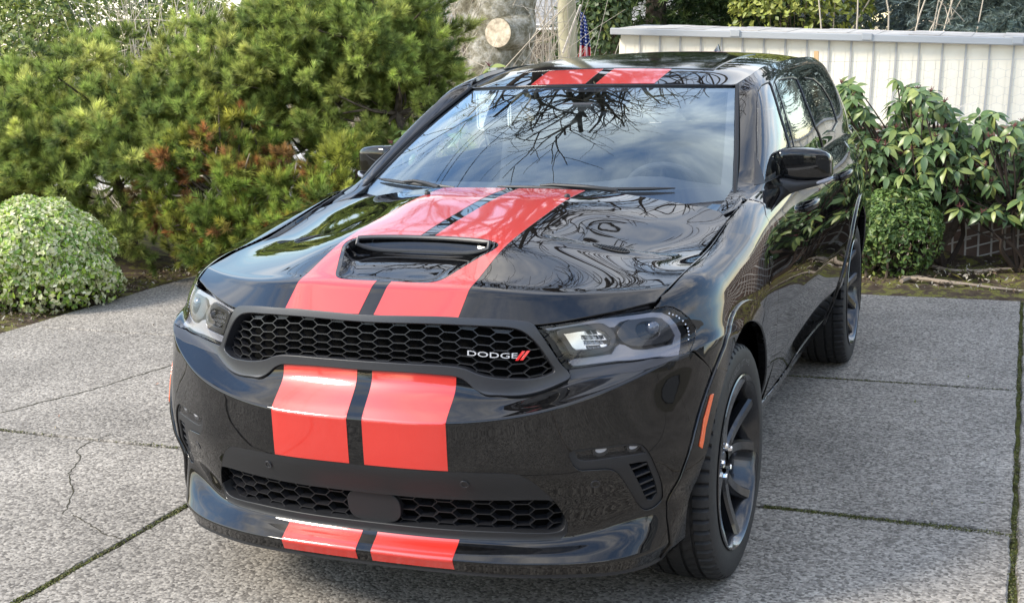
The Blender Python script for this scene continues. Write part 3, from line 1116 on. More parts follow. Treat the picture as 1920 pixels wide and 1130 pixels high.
# ---- hood with scoop and vents
cut_front = [(0, -.760), (.13, -.756), (.28, -.738), (.45, -.692), (.60, -.597), (.70, -.513), (.775, -.44)]
hood_side = [(.792, -.36), (.800, -.20), (.806, 0), (.809, .2), (.808, .36), (.797, .44), (.765, .49), (.70, .515), (.6, .505), (.45, .48), (.28, .462), (0, .46)]
hood_uv = on_hood(cut_front + hood_side, 1)
hood_uv[0][0] = 0; hood_uv[-1][0] = 0
hood_uv[:7, 1] = np.maximum(hood_uv[:7, 1], 0.0)
HOOD_OUT = half(hood_uv)
SCOOP = smooth_poly(half(on_hood([(0.03, -.628), (.12, -.626), (.165, -.605), (.195, -.53), (.225, -.455), (.247, -.40), (.25, -.37), (.238, -.345), (.20, -.332), (.12, -.325), (0.03, -.322)], 1)), True, 4)
VENT = np.array(SH.px([(541.5, 447), (549, 441.5), (566, 439.5), (587.5, 440), (606, 442.5), (617, 446.5), (614, 453), (600, 454.5), (577, 454), (552, 452)], side=-1))
VENT_M = VENT * np.array([-1, 1])
hood = panel('hood', SH, HOOD_OUT, M_PAINT, car, holes=[SCOOP], step=.0115, rim=.025, bevel=.004)

# scoop floor: sinks from the front lip towards the opening
sc = resample(ccw(SCOOP), .012)
P, T, loops = trim(inset(sc, .001), (), .014)
X = SH.at(P[:, 0], P[:, 1]); N = SH.nrm(P[:, 0], P[:, 1])
fr = np.clip((X[:, 1] + .628) / .26, 0, 1)
edge = np.clip(seg_dist(inset(sc, .001), P) / .035, 0, 1)
depth = (.003 + .040 * fr ** 1.6) * (edge ** .6) + .003
X[:, 2] -= depth
mobj('scoop_floor', X, [tuple(t) for t in T], M_PAINT, hood)
# scoop opening: frame and honeycomb standing at the back
def scoop_pt(s, t):
    """s -1..1 across, t 0 bottom .. 1 top"""
    x = .226 * s
    y = -.362 + .018 * (1 - abs(s) ** 2) + .012 * t
    uv = on_hood([(abs(x), -.34)], 1)[0]
    zt = SH.at(uv[0], uv[1])[0][2] + .004
    return np.array([x, y, zt - .043 * (1 - abs(s) ** 5 * .6) * (1 - t) - .002])


fm = MB()
path = [scoop_pt(s, 1.0) for s in np.linspace(-1, 1, 21)] + [scoop_pt(s, 0.0) for s in np.linspace(1, -1, 21)]
fm.tube(np.array(path + path[:1]), .0075, 8, caps=False)
fm.build('scoop_frame', M_SATIN, hood)
bk = MB()
S = np.linspace(-1, 1, 21)
V = [scoop_pt(s, 1.0) + (0, .03, 0) for s in S] + [scoop_pt(s, 0.0) + (0, .03, 0) for s in S]
bk.add(V, [(i, i + 1, 22 + i, 21 + i) for i in range(20)])
bk.build('scoop_void', M_DARK, hood)
hm = MB()
for r in range(3):
    for c in range(-5, 6):
        cs, ct = c * .17 + (.085 if r % 2 else 0), .34 + r * .22
        if abs(cs) > .80:
            continue
        loop = [scoop_pt(cs + dx * .17, ct + dz * .42) + (0, .014, 0) for (dx, dz) in ((-.33, 0), (-.17, -.5), (.17, -.5), (.33, 0), (.17, .5), (-.17, .5))]
        hm.tube(np.array(loop + loop[:1]), .0013, 4, caps=False)
hm.build('scoop_mesh', M_MESH, hood)
vc = VENT.mean(0)
for sg in (-1, 1):
    cu = np.array([abs(vc[0]) * sg, vc[1]])
    fv = panel('hood_vent', SH, loop_at(cu, .062, .026, 30), M_DARK, hood, step=.012, off=.0012, rim=.002, bevel=.0005)
    def vp(s_, t_, o_):
        u_, v_ = cu[0] + s_ * .062, cu[1] + t_ * .026
        return SH.at(u_, v_)[0] + SH.nrm(u_, v_)[0] * o_
    aa = np.linspace(0, 2 * math.pi, 31)
    rg_ = MB(); rg_.tube(np.array([vp(math.cos(q) * 1.03, math.sin(q) * 1.05, .001) for q in aa]), .003, 6, caps=False)
    rg_.build('vent_rim', M_PAINT, fv)
    hm_ = MB()
    for r_ in range(-3, 4):
        for c_ in range(-4, 5):
            cs, ct = c_ * .28 + (.14 if r_ % 2 else 0), r_ * .28
            if cs * cs + ct * ct < .72:
                lp_ = [vp(cs + dx * .28, ct + dz * .56, .003) for dx, dz in ((-.33, 0), (-.17, -.5), (.17, -.5), (.33, 0), (.17, .5), (-.17, .5))]
                hm_.tube(np.array(lp_ + lp_[:1]), .0011, 4, caps=False)
    hm_.build('vent_mesh', M_MESH, fv)

# ---- racing stripes (thin vinyl sheets on the panels)
SX0, SX1 = .0245, .2795


def stripe(name, surf, y0, y1, parent, sides=(1, -1), hole=None, axes=(0, 1), off=.0009, n=30):
    for sg in sides:
        A = [(SX0, y) for y in np.linspace(y0(SX0), y1(SX0), n)]
        T_ = [(x, y1(x)) for x in np.linspace(SX0, SX1, 8)][1:-1]
        B = [(SX1, y) for y in np.linspace(y1(SX1), y0(SX1), n)]
        B_ = [(x, y0(x)) for x in np.linspace(SX1, SX0, 8)][1:-1]
        uv = np.array(surf.proj2(A + T_ + B + B_, axes, 1)) * np.array([sg, 1])
        yield sg, uv


hood_front_y = lambda x: -.7585 + .021 * (x / .28) ** 2
# hood stripes: front part joins the scoop cut-out, rear part behind it
sc_xy = smooth_poly(np.array([(0, -.632), (.12, -.631), (.152, -.625), (.175, -.606), (.205, -.535), (.236, -.455), (.256, -.40), (.259, -.36), (.246, -.336), (.205, -.322), (.12, -.314), (0, -.311)]), False, 4)
rows = []
right_in = [(SX0, y) for y in np.linspace(-.7575, -.632, 6)] + [tuple(p) for p in sc_xy[1:-1] if p[0] > SX0 + .004] + [(SX0, y) for y in np.linspace(-.313, .455, 22)]
right_out = [(x, .455) for x in np.linspace(SX0, SX1, 6)][1:] + [(SX1, y) for y in np.linspace(.44, -.735, 30)] + [(x, hood_front_y(x)) for x in np.linspace(SX1, SX0, 7)][1:-1]
uv = on_hood(right_in + right_out, 1)
uv[:, 1] = np.maximum(uv[:, 1], .0015)
for sg in (1, -1):
    panel('hood_stripe', SH, ccw(uv * np.array([sg, 1])), M_RED, hood, step=.014, off=.0012, rim=.001, bevel=.0004)
# bumper stripes between grille surround and lower bar
gv = lambda u: np.interp(u, LG_OUT[:15, 0], LG_OUT[:15, 1])
for sg in (1, -1):
    uu = np.linspace(SX0, SX1, 8)
    vlo = SB.px([(839.7, 880.3)])[0][1] + .001
    up = np.array(SB.proj2([(x, .81) for x in uu], (0, 2), 1))
    lowv = np.interp(uu, LG_OUT[:8, 0], LG_OUT[:8, 1]) + .002
    A = [(u, v) for u, v in zip(uu, lowv)]
    vtop_ = np.interp(uu, low[::-1, 0], low[::-1, 1]) - .001
    B = [(u, v - .0005) for u, v in zip(uu[::-1], vtop_[::-1])]
    panel('bumper_stripe', SB, ccw(np.array(A + B) * np.array([sg, 1])), M_RED, fascia, step=.012, off=.0012, rim=.001, bevel=.0004)
    bot = np.interp(uu, LG_OUT[8:16, 0][::-1], LG_OUT[8:16, 1][::-1]) - .002
    A = [(u, .006) for u in uu]
    B = [(u, v) for u, v in zip(uu[::-1], bot[::-1])]
    panel('lip_stripe', SB, ccw(np.array(A + B) * np.array([sg, 1])), M_RED, fascia, step=.010, off=.0012, rim=.001, bevel=.0004)
# dark lower edge under the lip
lipm = MB()
us = np.linspace(-corner_bottom[0], corner_bottom[0], 60)
Xb = SB.at(us, np.zeros(60))
V, F = [], []
for i, x in enumerate(Xb):
    inn = np.array([x[0] * .93, x[1] + .07, x[2] - .012])
    V += [x + (0, .004, .012), x + (0, .004, -.012), inn]
for i in range(59):
    F += [(3 * i, 3 * i + 1, 3 * i + 4, 3 * i + 3), (3 * i + 1, 3 * i + 2, 3 * i + 5, 3 * i + 4)]
lipm.add(V, [f[::-1] for f in F]).build('air_dam', M_MATTE, car)
# ---------------------------------------------------------------- fenders, doors, quarters
K_ARCHTOP = len(ARCH_F)
seam_fd = np.array(SB.px([(1436, 404), (1447, 428), (1454, 470), (1458, 513), (1459.5, 560), (1458.5, 592), (1455, 640), (1452, 672)]))
v_top = vt - .001
seam_fd = np.vstack([[(SB.proj2([(.82, .70)], (0, 1), 1)[0][0], vt - .001)], seam_fd])
low_y = lambda y: side_uv([(y, .335)])[0]


def lower_edge(y0, y1, n=10):
    return side_uv([(y, .36) for y in np.linspace(y0, y1, n)])


# rear edge of the front arch, from the top of the loop down
Xa = SB.at(ARCH_F[:, 0], ARCH_F[:, 1])
arch_all = ARCH_F[::-1]                      # front-low -> over -> rear-low
Xa2 = SB.at(arch_all[:, 0], arch_all[:, 1])
sel = (Xa2[:, 2] >= .70) | (Xa2[:, 1] > 0)
arch_fender = arch_all[sel & (Xa2[:, 2] > .36)]
lamp_edge = LAMP[4:12]                       # top corner, round the tail, to the bottom corner
lamp_edge_out = lamp_edge.copy()
# hood cut line on the belt surface
cut = side_uv([(-.40, 1.003)])
top_line = [(u, v_top) for u in np.linspace(SB.proj2([(.787, -.41)], (0, 1), 1)[0][0] - .014, seam_fd[0][0] + .0, 24)]
fender = np.vstack([np.array(top_line)[::-1], lamp_edge, SEAM_MID, arch_fender, lower_edge(.46, float(SB.at(*seam_fd[-1])[0][1]) - .004, 3), seam_fd[::-1]])
fend = panel('front_fender', SB, inset(resample(fender, .012), .002), M_PAINT, car, True, step=.018, rim=.02, bevel=.003)

seam_rd = np.array(SB.px([(1535.6, 380), (1541, 440), (1543, 490), (1542, 518), (1538, 555), (1531.6, 582)]))
b_top = SB.at(*seam_rd[0])[0]
yb = float(b_top[1])
seam_rd = np.vstack([[(seam_rd[0][0] - .02, v_top)], side_uv([(2.02, 1.05), (2.06, .9), (2.09, .7), (2.09, .5), (2.07, .36)])])
door_f = np.vstack([seam_fd, lower_edge(float(SB.at(*seam_fd[-1])[0][1]), 2.07, 10)[1:-1], seam_rd[::-1], [(u, v_top) for u in np.linspace(seam_rd[0][0], seam_fd[0][0], 14)][1:-1]])
dr_f = panel('front_door', SB, inset(resample(door_f, .015), .002), M_PAINT, car, True, step=.022, rim=.02, bevel=.003)
arch_r = ARCH_R[::-1]
Xr = SB.at(arch_r[:, 0], arch_r[:, 1])
arch_r_front = arch_r[(Xr[:, 1] < AXLE - .22) & (Xr[:, 2] > .40)]
seam_q = np.vstack([[side_uv([(2.60, .38)])[0]], arch_r_front, side_uv([(2.98, .98), (3.05, 1.08)]), [(side_uv([(3.07, 1.1)])[0][0], v_top)]])
door_r = np.vstack([seam_rd, lower_edge(2.07, 2.58, 6)[1:-1], seam_q, [(u, v_top) for u in np.linspace(seam_q[-1][0], seam_rd[0][0], 12)][1:-1]])
dr_r = panel('rear_door', SB, inset(resample(door_r, .015), .002), M_PAINT, car, True, step=.022, rim=.02, bevel=.003)
arch_r_rear = arch_r[(Xr[:, 1] >= AXLE - .24) & (Xr[:, 2] > .42)]
quarter = np.vstack([seam_q[-4:][:3] if False else side_uv([(2.98, .98), (3.05, 1.08)])[::1][:0], [(seam_q[-1][0], v_top)], seam_q[::-1][1:3], arch_r_rear, side_uv([(3.58, .45)]),
                     [(SB.u1 - .9, .08)], [(SB.u1, .08)], [(SB.u1, v_top)], [(SB.u1 - .6, v_top)], [(SB.u1 - 1.1, v_top)]])
panel('rear_quarter', SB, inset(resample(quarter, .03), .002), M_PAINT, car, True, step=.035, rim=.02, bevel=.003)
# rocker sill
rock = np.vstack([side_uv([(y, .352) for y in np.linspace(.47, 2.58, 16)]), [(u, 0.005) for u in np.linspace(side_uv([(2.58, .30)])[0][0], side_uv([(.47, .30)])[0][0], 16)]])
panel('rocker_sill', SB, rock, M_GLOSS, car, True, step=.02, off=.004, rim=.02, bevel=.004)


def flare(yc, name, r0=.448, r1=.512, a0=-20, a1=200, squash=1.0):
    A = side_uv(arch_loop(yc, r1, a0=a0, a1=a1, n=46))
    B = side_uv(arch_loop(yc, r0, a0=a0, a1=a1, n=46))
    return panel(name, SB, np.vstack([A, B[::-1]]), M_PAINT, car, True, step=.012, off=.009, rim=.030, bevel=.006)


flare(0.0, 'wheel_arch_trim', a0=-14, a1=203)
flare(AXLE, 'wheel_arch_trim', a0=0, a1=190)

# door handles
for (yh, zh) in ((1.40, 1.045), (2.46, 1.06)):
    c = side_uv([(yh, zh)])[0]
    for sg in (1, -1):
        X = SB.at(c[0], c[1])[0]; N = SB.nrm(c[0], c[1])[0]
        mb = MB()
        L = .115
        pth, rad = [], []
        for t in np.linspace(-1, 1, 15):
            o = .040 * (1 - abs(t) ** 4)
            pth.append((0, t * L, 0) + X + N * (o - .004)); rad.append(.0135 - .004 * abs(t))
        mb.tube(np.array(pth), np.array(rad), 10)
        V = np.vstack(mb.V); V[:, 2] = X[2] + (V[:, 2] - X[2]) * 1.5
        V = V * np.array([sg, 1, 1])
        F = mb.F if sg > 0 else [f[::-1] for f in mb.F]
        h = mobj('door_handle', V, F, M_GLOSS, car)

# ---------------------------------------------------------------- greenhouse
GREEN = [
    [(.742, .44, 1.110), (.748, .80, 1.188), (.737, .90, 1.230), (.702, 1.10, 1.327), (.662, 1.31, 1.428), (.637, 1.45, 1.494), (.614, 1.555, 1.536)],
    [(.803, .56, 1.134), (.815, .83, 1.188), (.797, .95, 1.250), (.757, 1.16, 1.358), (.712, 1.355, 1.455), (.677, 1.49, 1.517), (.632, 1.62, 1.556)],
    [(.872, .98, 1.162), (.858, 1.02, 1.190), (.842, 1.12, 1.262), (.792, 1.31, 1.387), (.740, 1.475, 1.485), (.697, 1.60, 1.542), (.645, 1.72, 1.578)],
    [(.880, 1.55, 1.170), (.862, 1.55, 1.194), (.847, 1.58, 1.272), (.797, 1.66, 1.402), (.744, 1.76, 1.506), (.702, 1.85, 1.566), (.652, 1.95, 1.600)],
    [(.880, 2.1, 1.175), (.862, 2.10, 1.198), (.848, 2.12, 1.28), (.799, 2.16, 1.412), (.747, 2.21, 1.517), (.705, 2.27, 1.579), (.657, 2.33, 1.612)],
    [(.872, 2.9, 1.18), (.855, 2.90, 1.205), (.842, 2.90, 1.28), (.795, 2.90, 1.412), (.744, 2.90, 1.518), (.702, 2.90, 1.583), (.655, 2.90, 1.618)],
    [(.845, 3.6, 1.19), (.828, 3.60, 1.213), (.815, 3.60, 1.28), (.770, 3.60, 1.40), (.720, 3.60, 1.50), (.682, 3.60, 1.56), (.640, 3.60, 1.592)],
    [(.757, 3.98, 1.205), (.748, 3.97, 1.223), (.735, 3.95, 1.28), (.692, 3.93, 1.39), (.652, 3.92, 1.48), (.617, 3.93, 1.53), (.590, 3.95, 1.55)],
]
SG = Surf(GREEN, False, uref=3, vref=1, vmode='pchip')


def g_px(p):
    return np.array(SG.px(p, side=0))


W1 = g_px([(1416.5, 300), (1416, 240), (1417, 192), (1420, 169), (1428, 158.5), (1443, 152), (1447, 158), (1463, 208), (1481, 268)])
W2 = g_px([(1494, 272), (1476, 212), (1459, 149), (1474, 145), (1488, 144), (1495, 147), (1512, 190), (1530, 236), (1543, 268)])
W3 = g_px([(1552, 250), (1530, 200), (1508, 144), (1525, 146.5), (1541, 160), (1558, 188), (1571, 230), (1563, 246)])
VB = SG.Vk[1] + .004
w1 = np.vstack([[(W1[0][0] + .0, VB)], W1, [(W1[-1][0] + .015, VB)]])
w2 = np.vstack([[(W2[0][0], VB)], W2, [(W2[-1][0] + .01, VB)]])
w3 = W3
print('W1', np.round(SG.at(w1[:, 0], w1[:, 1]), 2).tolist())
print('W2', np.round(SG.at(w2[:, 0], w2[:, 1]), 2).tolist())
print('W3', np.round(SG.at(w3[:, 0], w3[:, 1]), 2).tolist())
g_out = np.array([(0, .0), (0, SG.v1), (SG.u1, SG.v1), (SG.u1, 0)])
cab = panel('cabin_frame', SG, g_out, M_PAINT, car, True, holes=[ccw(w1), ccw(w2), ccw(w3)], step=.02, rim=.02, bevel=.003)
for nm, wv, mt in (('front_door_glass', w1, glass('front_door_tint', (0.90, 0.93, 0.92), ior=1.55, boost=1.15)), ('rear_door_glass', w2, M_SIDEG), ('quarter_glass', w3, M_SIDEG)):
    panel(nm, SG, inset(resample(ccw(wv), .015), .006), mt, car, True, step=.03, off=-.006, rim=0)
    panel('window_seal', SG, inset(resample(ccw(wv), .012), .0), M_RUBBER_TRIM, car, True, holes=[inset(resample(ccw(wv), .012), .011)], step=.012, off=-.002, rim=.012, bevel=.002)
# pillar trims (gloss) between the doors
def g_strip(pa, pb, w):
    a, b = np.array(pa), np.array(pb)
    d = b - a; n = np.array([-d[1], d[0]]) / np.linalg.norm(d) * w / 2
    return ccw(np.array([a - n, b - n, b + n, a + n]))


bp = (W1[-1] + W2[0]) / 2; bt = (W1[6] + W2[2]) / 2
panel('pillar_trim', SG, g_strip((bp[0] + .01, VB), bt, .026), M_GLOSS, car, True, step=.015, off=.003, rim=.004, bevel=.002)

# ---------------------------------------------------------------- roof and windscreen
ROOF = [
    [(0, 1.417, 1.545), (0, 1.75, 1.609), (0, 2.2, 1.646), (0, 2.9, 1.656), (0, 3.6, 1.625), (0, 4.0, 1.575)],
    [(.29, 1.437, 1.542), (.30, 1.76, 1.602), (.30, 2.2, 1.638), (.30, 2.9, 1.648), (.30, 3.6, 1.617), (.29, 4.0, 1.567)],
    [(.49, 1.495, 1.536), (.51, 1.80, 1.586), (.52, 2.2, 1.620), (.52, 2.9, 1.630), (.51, 3.6, 1.600), (.49, 3.98, 1.553)],
    [(.603, 1.545, 1.531), (.624, 1.83, 1.567), (.640, 2.2, 1.596), (.643, 2.9, 1.607), (.628, 3.6, 1.580), (.585, 3.95, 1.540)],
]
SR = Surf(ROOF, True, uref=2, vref=0, vmode='nat')
r_out = np.array([(SR.u0 + .004, .0), (SR.u1 - .004, 0), (SR.u1 - .004, SR.v1), (SR.u0 + .004, SR.v1)])
r_out = resample(r_out, .05)
roof = panel('roof', SR, r_out, M_PAINT, car, step=.03, off=.003, rim=.02, bevel=.004)
rs = np.array(SR.proj2([(SX0, 1.5), (SX1, 1.5)], (0, 1), 1))
for sg in (1, -1):
    for va, vb in ((.004, .285), (1.30, SR.v1 - .01)):
        A = np.array([(rs[0][0], va), (rs[1][0], va), (rs[1][0], vb), (rs[0][0], vb)]) * np.array([sg, 1])
        panel('roof_stripe', SR, ccw(A), M_RED, roof, step=.03, off=.0045, rim=.001, bevel=.0004)
panel('sunroof_glass', SR, resample(np.array([(-.47, .30), (.47, .30), (.47, 1.285), (-.47, 1.285)]), .05), M_GLOSS, roof, step=.04, off=.006, rim=.008, bevel=.003)
# sunroof glass outline behind the front header
for sg in (1, -1):
    dt = MB()
    uu = SR.u1 * sg
    P3 = SR.at(np.full(40, uu), np.linspace(0, SR.v1, 40)) + np.array([.006 * sg, 0, -.004])
    dt.tube(P3, .010, 6)
    dt.build('roof_moulding', M_RUBBER_TRIM, roof)
fin = MB()
c = at_y(1345, 96, 3.55)
V, F = [], []
for i, t in enumerate(np.linspace(0, 1, 8)):
    h = .012 + .058 * t ** .8 if t < .9 else .05
    w = .030 * math.sin(math.pi * (.12 + .8 * t))
    y = 3.45 + .16 * t
    zb = 1.627
    V += [(c[0] - w, y, zb - .01), (c[0] - w * .35, y, zb + h * .75), (c[0], y, zb + h), (c[0] + w * .35, y, zb + h * .75), (c[0] + w, y, zb - .01)]
for i in range(7):
    for j in range(4):
        F.append((5 * i + j, 5 * i + j + 1, 5 * i + 6 + j, 5 * i + 5 + j))
F += [(0, 1, 2, 3, 4)[::-1], (35, 36, 37, 38, 39)]
fin.add(V, [f[::-1] for f in F]).build('antenna_fin', M_PAINT, roof)

WIND = [
    [(0, .515, 1.135), (0, .86, 1.318), (0, 1.14, 1.438), (0, 1.417, 1.538)],
    [(.33, .535, 1.135), (.325, .882, 1.317), (.31, 1.16, 1.436), (.29, 1.437, 1.535)],
    [(.60, .625, 1.140), (.565, .955, 1.314), (.53, 1.225, 1.431), (.49, 1.495, 1.529)],
    [(.765, .725, 1.148), (.708, 1.035, 1.308), (.657, 1.29, 1.423), (.606, 1.548, 1.525)],
]
SW = Surf(WIND, True, uref=1, vref=0, vmode='nat')
w_out = resample(np.array([(SW.u0 + .006, 0.0), (SW.u1 - .006, 0.0), (SW.u1 - .006, SW.v1 - .004), (SW.u0 + .006, SW.v1 - .004)]), .05)
wind = panel('windscreen', SW, w_out, M_WIND, car, step=.03, off=0, rim=0)
fi = inset(resample(w_out, .03), .040)
fi[:, 1] = np.where(fi[:, 1] < .08, .105, fi[:, 1])
fi[:, 1] = np.where(fi[:, 1] > SW.v1 - .06, fi[:, 1] - .006, fi[:, 1])
panel('frit_band', SW, w_out, principled('black_ceramic_band', (0.014, 0.012, 0.018), rough=.35), wind, holes=[fi], step=.02, off=-.005, rim=0)
for sg in (1, -1):
    tb = MB()
    vv = np.linspace(.0, SW.v1, 30)
    P3 = SW.at(np.full(30, SW.u1 * sg), vv) + np.array([.004 * sg, -.002, .006])
    tb.tube(P3, .0085, 6)
    tb.build('pillar_moulding', M_RUBBER_TRIM, wind)
# header strip between glass and roof
hs = MB()
P3 = SW.at(np.linspace(SW.u0, SW.u1, 40), np.full(40, SW.v1)) + np.array([0, .004, .0])
hs.tube(P3, .006, 6).build('header_seal', M_RUBBER_TRIM, wind)

# hatch and rear glass close the tail
HATCH = [[(0, 3.99, 1.575), (0, 4.10, 1.40), (0, 4.16, 1.21)], [(.3, 3.985, 1.567), (.32, 4.095, 1.39), (.34, 4.14, 1.21)], [(.59, 3.94, 1.535), (.64, 3.98, 1.38), (.73, 3.99, 1.21)]]
SHT = Surf(HATCH, True, uref=1, vref=0, vmode='nat')
panel('rear_glass', SHT, np.array([(SHT.u0, 0), (SHT.u1, 0), (SHT.u1, SHT.v1), (SHT.u0, SHT.v1)]), glass('privacy_glass', (0.10, 0.11, 0.11), ior=1.55, boost=1.6), car, step=.05, rim=0, flip=True)

for sg in (1, -1):
    cc_ = MB(); cc_.add(np.array([(.66, .46, 1.112), (.80, .33, 1.082), (.822, .62, 1.136), (.70, .66, 1.138)]) * np.array([sg, 1, 1]), [(0, 1, 2, 3) if sg > 0 else (3, 2, 1, 0)])
    cc_.build('cowl_corner', M_PAINT, car, False, None)
# cowl between hood and glass, wipers
cw = MB()
xs = np.linspace(-.80, .80, 41)
V = []
for x in xs:
    ax_ = abs(x)
    ug = SW.u1 * min(1, ax_ / .765) * np.sign(x)
    g = SW.at([ug], [.010])[0]
    V += [(x, .44 + .06 * (ax_ / .8) ** 2, 1.150 - .045 * (ax_ / .8) ** 2), (x, .50 + .10 * (ax_ / .8) ** 2, 1.148 - .03 * (ax_ / .8) ** 2), (x * .97, g[1] + .01, g[2] - .006)]
cw.add(V, [(3 * i + j, 3 * i + 3 + j, 3 * i + 4 + j, 3 * i + 1 + j) for i in range(40) for j in range(2)])
cw.build('cowl_panel', M_MATTE, car)
for (x0, x1, xp, nm) in ((-.72, -.30, -.50, 'wiper'), (-.12, .56, .12, 'wiper')):
    wp = MB()
    pth = []
    for x in np.linspace(x0, x1, 16):
        t = (x - x0) / (x1 - x0)
        u = np.interp(abs(x), [0, .33, .60, .765], [0, SW.U[len(SW.U)//2 + 1], SW.U[len(SW.U)//2 + 2], SW.u1]) * np.sign(x)
        g = SW.at([u], [.092 + .012 * (1 - t)])[0]; n_ = SW.nrm([u], [.09])[0]
        pth.append(g + n_ * .011)
    pth = np.array(pth)
    bl = MB()
    bl.tube(pth, np.interp(np.linspace(0, 1, 16), [0, .15, .85, 1], [.003, .0075, .0075, .003]), 6)
    w_o = bl.build(nm, M_MATTE, car)
    am = MB()
    k = int(np.argmin(np.abs(pth[:, 0] - xp)))
    p0 = np.array([xp + .24 * (1 if nm and x0 > -.5 else .6), .58, 1.165])
    u_ = pth[k]
    am.tube(np.array([p0, p0 + (0, .0, .025), (p0 + u_) / 2 + (0, 0, .022), u_ + (0, 0, .012), u_ + (-.05, 0, .008)]), [.012, .010, .008, .007, .005], 8)
    am.lathe([(.02, -.02), (.02, .012), (.014, .02), (.0001, .022)], p0, 'z', 14)
    am.build('wiper_arm', M_MATTE, w_o)
# washer nozzles
for sg in (1, -1):
    nz_ = MB()
    nz_.lathe([(.011, -.004), (.011, .004), (.008, .010), (.0001, .012)], (.268 * sg, .285, 1.199), 'z', 14)
    nz_.build('washer_nozzle', M_MATTE, hood)

# ---------------------------------------------------------------- mirrors
def mirror(sg):
    key = np.array([(.836, 1.215, 1.255, 1.205, 1.252), (.8365, 1.196, 1.268, 1.186, 1.270), (.839, 1.184, 1.278, 1.174, 1.281), (.845, 1.177, 1.286, 1.168, 1.289), (.860, 1.173, 1.294, 1.166, 1.295), (.90, 1.177, 1.302, 1.165, 1.298),
                    (.95, 1.190, 1.310, 1.166, 1.296), (1.0, 1.212, 1.318, 1.168, 1.289), (1.024, 1.229, 1.322, 1.170, 1.280), (1.037, 1.243, 1.322, 1.174, 1.266), (1.043, 1.256, 1.320, 1.180, 1.250), (1.0455, 1.270, 1.314, 1.192, 1.232)])
    n = 40
    V = []
    for (x, y0, y1, z0, z1) in key:
        a = np.linspace(0, 2 * math.pi, n, endpoint=False)
        cy, cz, ry, rz = (y0 + y1) / 2, (z0 + z1) / 2, (y1 - y0) / 2, (z1 - z0) / 2
        e = .38
        yy = cy + ry * np.sign(np.cos(a)) * np.abs(np.cos(a)) ** e
        z_ = cz + rz * np.sign(np.sin(a)) * np.abs(np.sin(a)) ** e
        V.append(np.stack([np.full(n, x), yy, z_], 1))
    F = []
    for i in range(len(key) - 1):
        for j in range(n):
            k = (j + 1) % n
            F.append((i * n + j, i * n + k, (i + 1) * n + k, (i + 1) * n + j))
    F.append(tuple(range(n))[::-1]); F.append(tuple(range((len(key) - 1) * n, len(key) * n)))
    V = np.vstack(V) * np.array([sg, 1, 1])
    if sg < 0:
        F = [f[::-1] for f in F]
    mo = mobj('side_mirror', V, F, M_PAINT, car, True, None, 60)
    # matt tray and arm
    tr = MB()
    secs2 = [(.865, 1.09, 1.17, 1.105, 1.185), (.885, 1.10, 1.185, 1.112, 1.183), (.92, 1.135, 1.235, 1.128, 1.172), (.96, 1.168, 1.285, 1.138, 1.170), (1.0, 1.196, 1.306, 1.148, 1.172), (1.03, 1.226, 1.312, 1.160, 1.176), (1.043, 1.252, 1.31, 1.168, 1.180)]
    V, F = [], []
    n = 16
    for (x, y0, y1, z0, z1) in secs2:
        a = np.linspace(0, 2 * math.pi, n, endpoint=False)
        V.append(np.stack([np.full(n, x), (y0 + y1) / 2 + (y1 - y0) / 2 * np.sign(np.cos(a)) * np.abs(np.cos(a)) ** .6, (z0 + z1) / 2 + (z1 - z0) / 2 * np.sign(np.sin(a)) * np.abs(np.sin(a)) ** .6], 1))
    for i in range(len(secs2) - 1):
        for j in range(n):
            k = (j + 1) % n
            F.append((i * n + j, i * n + k, (i + 1) * n + k, (i + 1) * n + j))
    F.append(tuple(range(n))[::-1]); F.append(tuple(range((len(secs2) - 1) * n, len(secs2) * n)))
    V = np.vstack(V) * np.array([sg, 1, 1])
    if sg < 0:
        F = [f[::-1] for f in F]
    mobj('mirror_arm', V, F, M_MATTE, mo, True, None, 40)
    # clear turn repeater along the outer lower edge
    rp = MB()
    rp.tube(np.array([(.995 * sg, 1.198, 1.160), (1.02 * sg, 1.214, 1.165), (1.038 * sg, 1.240, 1.171), (1.048 * sg, 1.268, 1.176)]), [.006, .009, .009, .005], 8)
    rp.build('turn_repeater', M_DRL, mo)
    gl_ = MB()
    gl_.add([(.85 * sg, 1.2985, 1.176), (1.02 * sg, 1.322, 1.18), (1.015 * sg, 1.322, 1.262), (.855 * sg, 1.2985, 1.28)], [(0, 1, 2, 3) if sg < 0 else (3, 2, 1, 0)])
    gl_.build('mirror_glass', M_CHROME, mo, smooth=False)
    # sail triangle at the door
    sp_ = np.array([(.05, .02), (.16, .02), (.10, .13)])
    return mo


for sg in (1, -1):
    mirror(sg)
sail = ccw(np.vstack([g_px([(1415, 284), (1420, 300), (1433, 340)]), [(g_px([(1434, 344)])[0][0], VB + .002)], [(g_px([(1416, 330)])[0][0], VB + .002)]]))
panel('mirror_sail', SG, sail, M_MATTE, car, True, step=.015, off=.002, rim=.01, bevel=.002)

